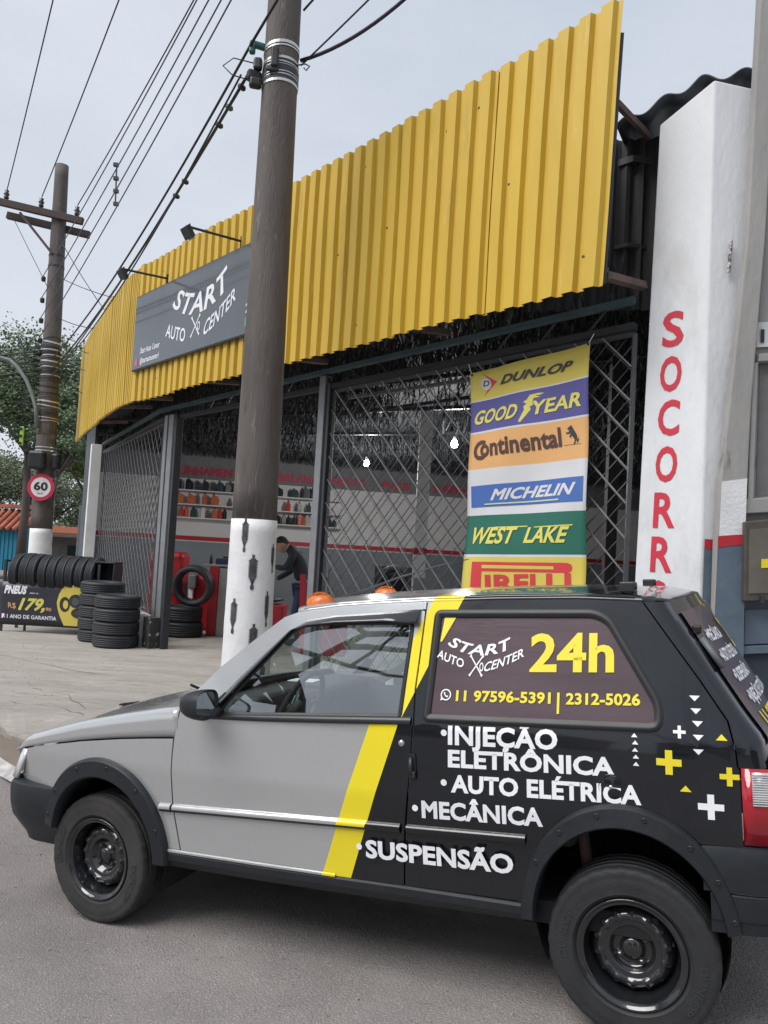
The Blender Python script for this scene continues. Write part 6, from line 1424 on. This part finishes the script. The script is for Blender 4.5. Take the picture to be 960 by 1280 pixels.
# antenna and beacons
g = MB(); g.tube([pt(.905, 0, 1.462), pt(1.02, 0, 1.502), pt(1.2, 0, 1.565), pt(1.42, 0, 1.625), pt(1.58, 0, 1.655)], [.016, .008, .005, .003, .002], 8); g.build('antenna', trim, car, True)
def rz_roof(x, y): q = abs(y)/(hw(x, zedge(x))-.022); return zedge(x)+.020+.026*(1-q*q)
for (x, y) in ((1.035, .50), (1.03, -.26)):
    z = rz_roof(1.02, y)-.008; be = MB(); M4 = Matrix.Translation(pt(x, y, z)) @ Matrix.Diagonal((1, .78, 1, 1))
    be.lathe([(.064, 0), (.064, .010), (.059, .030), (.044, .044), (.02, .050), (0, .052)], 24, M4); bo = be.build('roof_beacon', mat('orange_lens', (.72, .20, .03), .35, col2=(.5, .12, .015), scale=40, coat=.2), car, True)
    for k in range(-3, 4):
        be = MB(); be.tube([pt(x+.066*math.cos(t)*math.cos(k*.38)*1.0, y+.018*k*.78, z+.012+.05*math.sin(t)*math.cos(k*.38)) for t in [math.pi*i/8 for i in range(9)]], .0022, 4); be.build('lens_rib', mat('orange_rib', (.55, .13, .015), .3), bo)
    be = MB(); be.lathe([(.072, -.01), (.072, .004), (.0, .004)], 24, M4); be.build('beacon_base', seal, bo, True)
# side lettering and graphics
def decal(s, p0, p1, h, mt_=white_decal, bold=.038, shear=0, off=.0018, parent=car, cut=(14, 3), yoff=0, space=1):
    p0, p1 = Vector(p0), Vector(p1); d_ = p1-p0; up_ = Vector((-d_.y, d_.x)).normalized()*h
    up_ = Vector((up_.x*.0, h))
    def fn(a, b): q = p0+d_*a+up_*b; return pt(q.x, hw(q.x, q.y)+off+yoff, q.y)
    return lettering('lettering', s, mt_, parent, fn, bold=bold, shear=shear, cut=cut, space=space)
qp = [o for o in COL.objects if o.name.startswith('quarter_panel')][0]; qw = [o for o in COL.objects if o.name.startswith('quarter_window')][0]
decal('INJEÇÃO', (1.722, .942), (2.134, .955), .070, space=1.02)
decal('ELETRÔNICA', (1.722, .860), (2.331, .882), .064)
decal('AUTO ELÉTRICA', (1.734, .770), (2.415, .796), .064)
decal('MECÂNICA', (1.615, .662), (2.077, .684), .066)
decal('SUSPENSÃO', (1.379, .484), (1.966, .504), .070, yoff=.014)
def disc(x, z, r_, mt_=white_decal, yoff=0):
    g = MB(); g.add([pt(x+r_*math.cos(R(18*k)), hw(x, z)+.003+yoff, z+r_*math.sin(R(18*k))) for k in range(20)], [tuple(range(20))]); g.build('bullet_dot', mt_, car)
for x, z, yo in ((1.706, .985, 0), (1.706, .803, 0), (1.589, .697, 0), (1.346, .519, .002)): disc(x, z, .012, yoff=yo)
def dpoly(pts, mt_, name, off=.003, parent=car):
    g = MB(); g.add([pt(x, hw(x, z)+off, z) for x, z in pts], [tuple(range(len(pts)))]); o = g.build(name, mt_, parent)
    bm = bmesh.new(); bm.from_mesh(o.data); bmesh.ops.triangulate(bm, faces=bm.faces); bm.to_mesh(o.data); bm.free()
def plus(x, z, r_, t, mt_): dpoly([(x-t, z-r_), (x+t, z-r_), (x+t, z-t), (x+r_, z-t), (x+r_, z+t), (x+t, z+t), (x+t, z+r_), (x-t, z+r_), (x-t, z+t), (x-r_, z+t), (x-r_, z-t), (x-t, z-t)], mt_, 'plus_mark')
plus(2.543, 1.045, .020, .0050, white_decal); plus(2.507, .945, .040, .0115, yellow_decal); plus(2.693, .911, .030, .0085, yellow_decal); plus(2.633, .811, .040, .0105, white_decal)
for x, z in ((2.594, 1.154), (2.597, 1.113), (2.601, 1.073), (2.602, 1.030), (2.601, .985)): dpoly([(x-.017, z+.009), (x, z-.009), (x+.017, z+.009)], white_decal, 'triangle_mark')
for x, z in ((2.397, 1.025), (2.4, 1.002), (2.399, .978), (2.401, .955), (2.401, .931)): dpoly([(x-.0105, z-.006), (x+.0105, z-.006), (x, z+.007)], white_decal, 'triangle_mark')
for x, z in ((2.674, 1.034), (2.557, .863)): dpoly([(x-.018, z-.009), (x+.018, z-.009), (x, z+.011)], yellow_decal, 'triangle_mark')
# window graphics
wo = .0035
def wdec(s, p0, p1, h, mt_, bold=.05, shear=0): return decal(s, p0, p1, h, mt_, bold, shear, off=-.004+wo, parent=qw)
wdec('24h', (2.022, 1.217), (2.328, 1.228), .138, yellow_decal, .028)
wdec('11 97596-5391', (1.743, 1.100), (2.105, 1.110), .039, yellow_decal, .032); wdec('|', (2.128, 1.095), (2.137, 1.095), .055, yellow_decal, .02); wdec('2312-5026', (2.160, 1.111), (2.417, 1.121), .039, yellow_decal, .032)
wb_ = lambda x, z: pt(x, hw(x, z)-.004+wo, z)
def wtext(s, fn, bold=.03, shear=0): return lettering('lettering', s, white_decal, qw, fn, bold=bold, shear=shear, cut=(12, 1))
wtext('START', arc_fn(1.826, 1.270, .285, .040, .26, wb_), .025, .25)
wtext('AUTO', arc_fn(1.708, 1.240, .115, .033, .9, lambda x, z: wb_(x, z-(x-1.70)*.33)), .018, .2)
wtext('CENTER', arc_fn(1.922, 1.232, .155, .033, .45, lambda x, z: wb_(x, z+(x-1.915)*.40)), .018, .2)
tool_cross(lambda x, z: wb_(1.815+x*.80, 1.232+z), white_decal, qw, .20)
g = MB(); n_ = 20; g.add([wb_(1.702+r_*math.cos(R(18*k)), 1.121+r_*math.sin(R(18*k))) for r_ in (.021, .0165) for k in range(n_)], [(k, (k+1) % n_, n_+(k+1) % n_, n_+k) for k in range(n_)]); g.build('phone_icon_ring', white_decal, qw)
g = MB(); g.add([wb_(1.702+a, 1.121+b) for a, b in ((-.009, .007), (-.005, .010), (-.002, .005), (-.004, .002), (.003, -.004), (.006, -.002), (.010, -.005), (.007, -.009), (.001, -.008), (-.007, 0))], [tuple(range(10))]); g.build('phone_icon_handset', white_decal, qw)
g = MB(); g.add([wb_(1.702+a, 1.121+b) for a, b in ((-.021, -.022), (-.018, -.010), (-.010, -.018))], [(0, 1, 2)]); g.build('phone_icon_tail', white_decal, qw)
dpoly([(1.672, 1.418), (1.722, 1.418), (1.668, 1.318), (1.660, 1.318)], yellow_decal, 'stripe_on_glass', -.0005, qw)

# interior
def ib(nm_, c, d, mt_=interior, rot=None, bv=.03): g = MB(); g.box(c, d, rot); return bevel(g.build(nm_, mt_, car), bv, 3)
ib('floor', pt(1.3, 0, .36), (2.3, 1.40, .08), darkm, bv=.005); g = MB(); g.box(pt(1.0, 0, .28), (3.2, 1.0, .1)); g.build('underbody', darkm, car)
g = MB(); g.box(pt(0.03, 0, .6), (.9, .60, .4)); g.build('engine_block', darkm, car)
ib('dashboard', pt(.60, 0, .90), (.30, 1.36, .17), bv=.05); ib('instrument_hood', pt(.66, .36, .995), (.16, .36, .07), bv=.03); ib('dash_shelf', pt(.44, 0, .955), (.22, 1.3, .05))
sw_ = MB(); SM = Matrix.Translation(pt(.86, .37, .97)) @ Matrix.Rotation(R(-66), 4, 'Y')
sw_.tube([SM @ Vector((.175*math.cos(R(15*k)), .175*math.sin(R(15*k)), 0)) for k in range(25)], .014, 8, False); st_ = sw_.build('steering_wheel', interior, car, True)
g = MB()
for a in (90, 210, 330): g.tube([SM @ Vector((0, 0, 0)), SM @ Vector((.17*math.cos(R(a)), .17*math.sin(R(a)), 0))], .013, 6)
g.lathe([(0, .02), (.05, .015), (.055, -.02), (0, -.02)], 16, SM); g.build('wheel_boss', interior, st_, True)
g = MB(); g.tube([SM @ Vector((0, 0, 0)), pt(.62, .37, .86)], .03, 8); g.build('steering_column', interior, st_, True)
for y in (.36, -.36):
    ib('front_seat_base', pt(1.32, y, .60), (.52, .48, .16), seatm, bv=.05); ib('front_seat_back', pt(1.60, y, .92), (.13, .46, .56), seatm, Matrix.Rotation(R(16), 3, 'Y'), .05); ib('headrest', pt(1.72, y, 1.25), (.08, .24, .13), seatm, Matrix.Rotation(R(12), 3, 'Y'), .035)
ib('rear_seat', pt(2.15, 0, .85), (.16, 1.2, .60), seatm, Matrix.Rotation(R(14), 3, 'Y'), .05)
for sd_ in (1, -1):
    ib('door_card', pt(1.0, sd_*.725, .70), (1.08, .02, .54), interior, bv=.008)
g = MB(); a, b = pt(1.10, .0, 1.06), pt(1.62, -.52, 1.37); g.add([a+Vector((-.03, 0, .0)), a+Vector((.02, 0, -.02)), b+Vector((.03, 0, 0)), b+Vector((-.02, 0, .02))], [(0, 1, 2, 3)]); solid(g.build('seat_belt', belt_m, car), .004)
ib('rear_view_mirror', pt(.86, -.02, 1.34), (.02, .2, .06), trim, bv=.01); ib('sun_visor', pt(.98, .33, 1.395), (.16, .4, .02), interior, Matrix.Rotation(R(-12), 3, 'Y'), .008)
ib('paper_slip', pt(.62, -.10, 1.02), (.16, .10, .004), white_decal, bv=.001); ib('paper_slip', pt(1.02, -.40, 1.01), (.05, .16, .05), white_decal, bv=.001)
for k in range(4): g = MB(); g.box(pt(.80, .30+.035*k, .985), (.006, .012, .06), Matrix.Rotation(R(25), 3, 'Y')); g.build('gauge_label', mat('pale_blue_print', (.25, .42, .5), .5), car)
ib('parcel_shelf', pt(2.38, 0, 1.02), (.36, 1.3, .03), interior, bv=.005)
# ---- wheels ----
rim_m = mat('black_rim', (.018, .020, .023), .14, .3, scale=14, coat=1.0)
def wheel(x, y, side, rubber_mt, spin, steer=0, named=True):
    "side=+1: outer face towards the camera (-y)"
    wm = Matrix.Translation(pt(x, y, .286)) @ Matrix.Rotation(R(steer), 4, 'Z') @ Matrix.Rotation(R(90)*side, 4, 'X') @ Matrix.Rotation(spin, 4, 'Z')   # +Z = outward
    Ro, Wd = .286, .168; h = Wd/2
    e_ = bpy.data.objects.new('wheel', None); COL.objects.link(e_); e_.parent = car; e_.empty_display_size = .1
    prof = [(.172, -h*.7), (.19, -h*.92), (.225, -h*1.02), (.262, -h*.98), (.278, -h*.86)]
    for c in (-.62, -.22, .22, .62): prof += [(Ro, h*(c-.17)), (Ro-.008, h*(c-.12)), (Ro-.008, h*(c+.0)), (Ro, h*(c+.05))]
    prof += [(Ro-.002, h*.80), (.280, h*.90), (.276, h*.95), (.270, h*.965), (.262, h*1.0), (.258, h*.985), (.245, h*1.03), (.225, h*1.04), (.203, h*.99), (.1975, h*1.0), (.195, h*.97), (.188, h*.93), (.180, h*.78)]
    def md3(r, z, a):
        if r > .268 and abs(z) > h*.60:
            k = int((a/(2*math.pi))*68+.5) % 2
            if k: r -= .0022
        return r, z
    g = MB(); g.lathe(prof, 136, wm, md3); ty = g.build('tyre', rubber_mt, e_, True); ty.modifiers.new('e', 'EDGE_SPLIT').split_angle = R(50)
    for k, s_ in enumerate(('DUNLOP', 'DUNLOP')):
        a0_ = (2.95 if k == 0 else -.35)-spin
        lettering('sidewall_lettering', s_, mat('sidewall_raised', (.034, .036, .04), .6), ty, (lambda a0_: lambda a, b: wm @ Vector(((.218+.026*b)*math.cos(a0_-.75*(a-.5)), (.218+.026*b)*math.sin(a0_-.75*(a-.5)), h*1.04+.0015)))(a0_), bold=.01, cut=(10, 1))
    rimp = [(.180, h*.60), (.1815, h*.86), (.1835, h*.97), (.181, h*1.0), (.176, h*.985), (.172, h*.90), (.165, h*.86), (.160, h*.84), (.158, h*.66), (.152, h*.52), (.146, h*.20), (.1435, h*.05)]
    def md4(r, z, a):
        if .098 < r < .137: z += .0055*sst(-.1, .45, math.cos(14*a))*sst(0, .3, math.sin((r-.098)/.039*math.pi))
        return r, z
    disc_ = [(.1435, h*.05), (.139, h*.16), (.132, h*.30), (.122, h*.42), (.112, h*.50), (.102, h*.50), (.098, h*.44), (.092, h*.40), (.082, h*.44), (.076, h*.38), (.068, h*.18), (.058, h*.10), (.040, h*.12), (.034, h*.34), (.030, h*.40), (.0, h*.42)]
    g = MB(); g.lathe(rimp, 72, wm); rim = g.build('rim', rim_m, e_, True); rim.modifiers.new('e', 'EDGE_SPLIT').split_angle = R(60)
    g = MB(); g.lathe([(.180, -h*.9), (.165, -h*.7), (.150, -h*.3), (.1435, h*.05)], 48, wm); g.build('rim_barrel', rim_m, e_, True)
    g = MB(); g.lathe(disc_, 112, wm, md4); g.build('wheel_disc', rim_m, e_, True)
    for k in range(14):
        a = 2*math.pi*k/14; c = Vector((.122*math.cos(a), .122*math.sin(a), h*.42+.0062)); u_ = Vector((math.cos(a), math.sin(a), -.75)).normalized(); v_ = Vector((-math.sin(a), math.cos(a), 0)); n3 = u_.cross(v_)*-1
        g = MB(); g.add([wm @ (c+u_*.0100*math.cos(t)+v_*.0065*math.sin(t)+Vector((0, 0, .002))) for t in [2*math.pi*i/12 for i in range(12)]], [tuple(range(12))]); g.build('vent_hole', darkm, e_)
    for k in range(4):
        a = math.pi/2*k+.4; g = MB(); g.lathe([(.016, h*.10), (.014, h*.16), (.0095, h*.17), (.0095, h*.30), (.006, h*.33), (0, h*.335)], 6, wm @ Matrix.Translation((.052*math.cos(a), .052*math.sin(a), 0))); g.build('lug_nut', rim_m, e_)
    g = MB(); g.tube([wm @ Vector((.140, .012, h*.25)), wm @ Vector((.142, .014, h*.60))], .004, 6); g.build('valve', seal, e_)
    g = MB(); g.lathe([(0, -.02), (.11, -.02), (.11, .0), (0, .0)], 24, wm); g.build('brake_drum', rust, e_, True)
    return e_
wheel(0, .668, 1, rubber_dusty, .35, -2); wheel(2.361, .668, 1, rubber, .2)
wheel(0, -.668, -1, rubber, 0, 0); wheel(2.361, -.668, -1, rubber, 0)
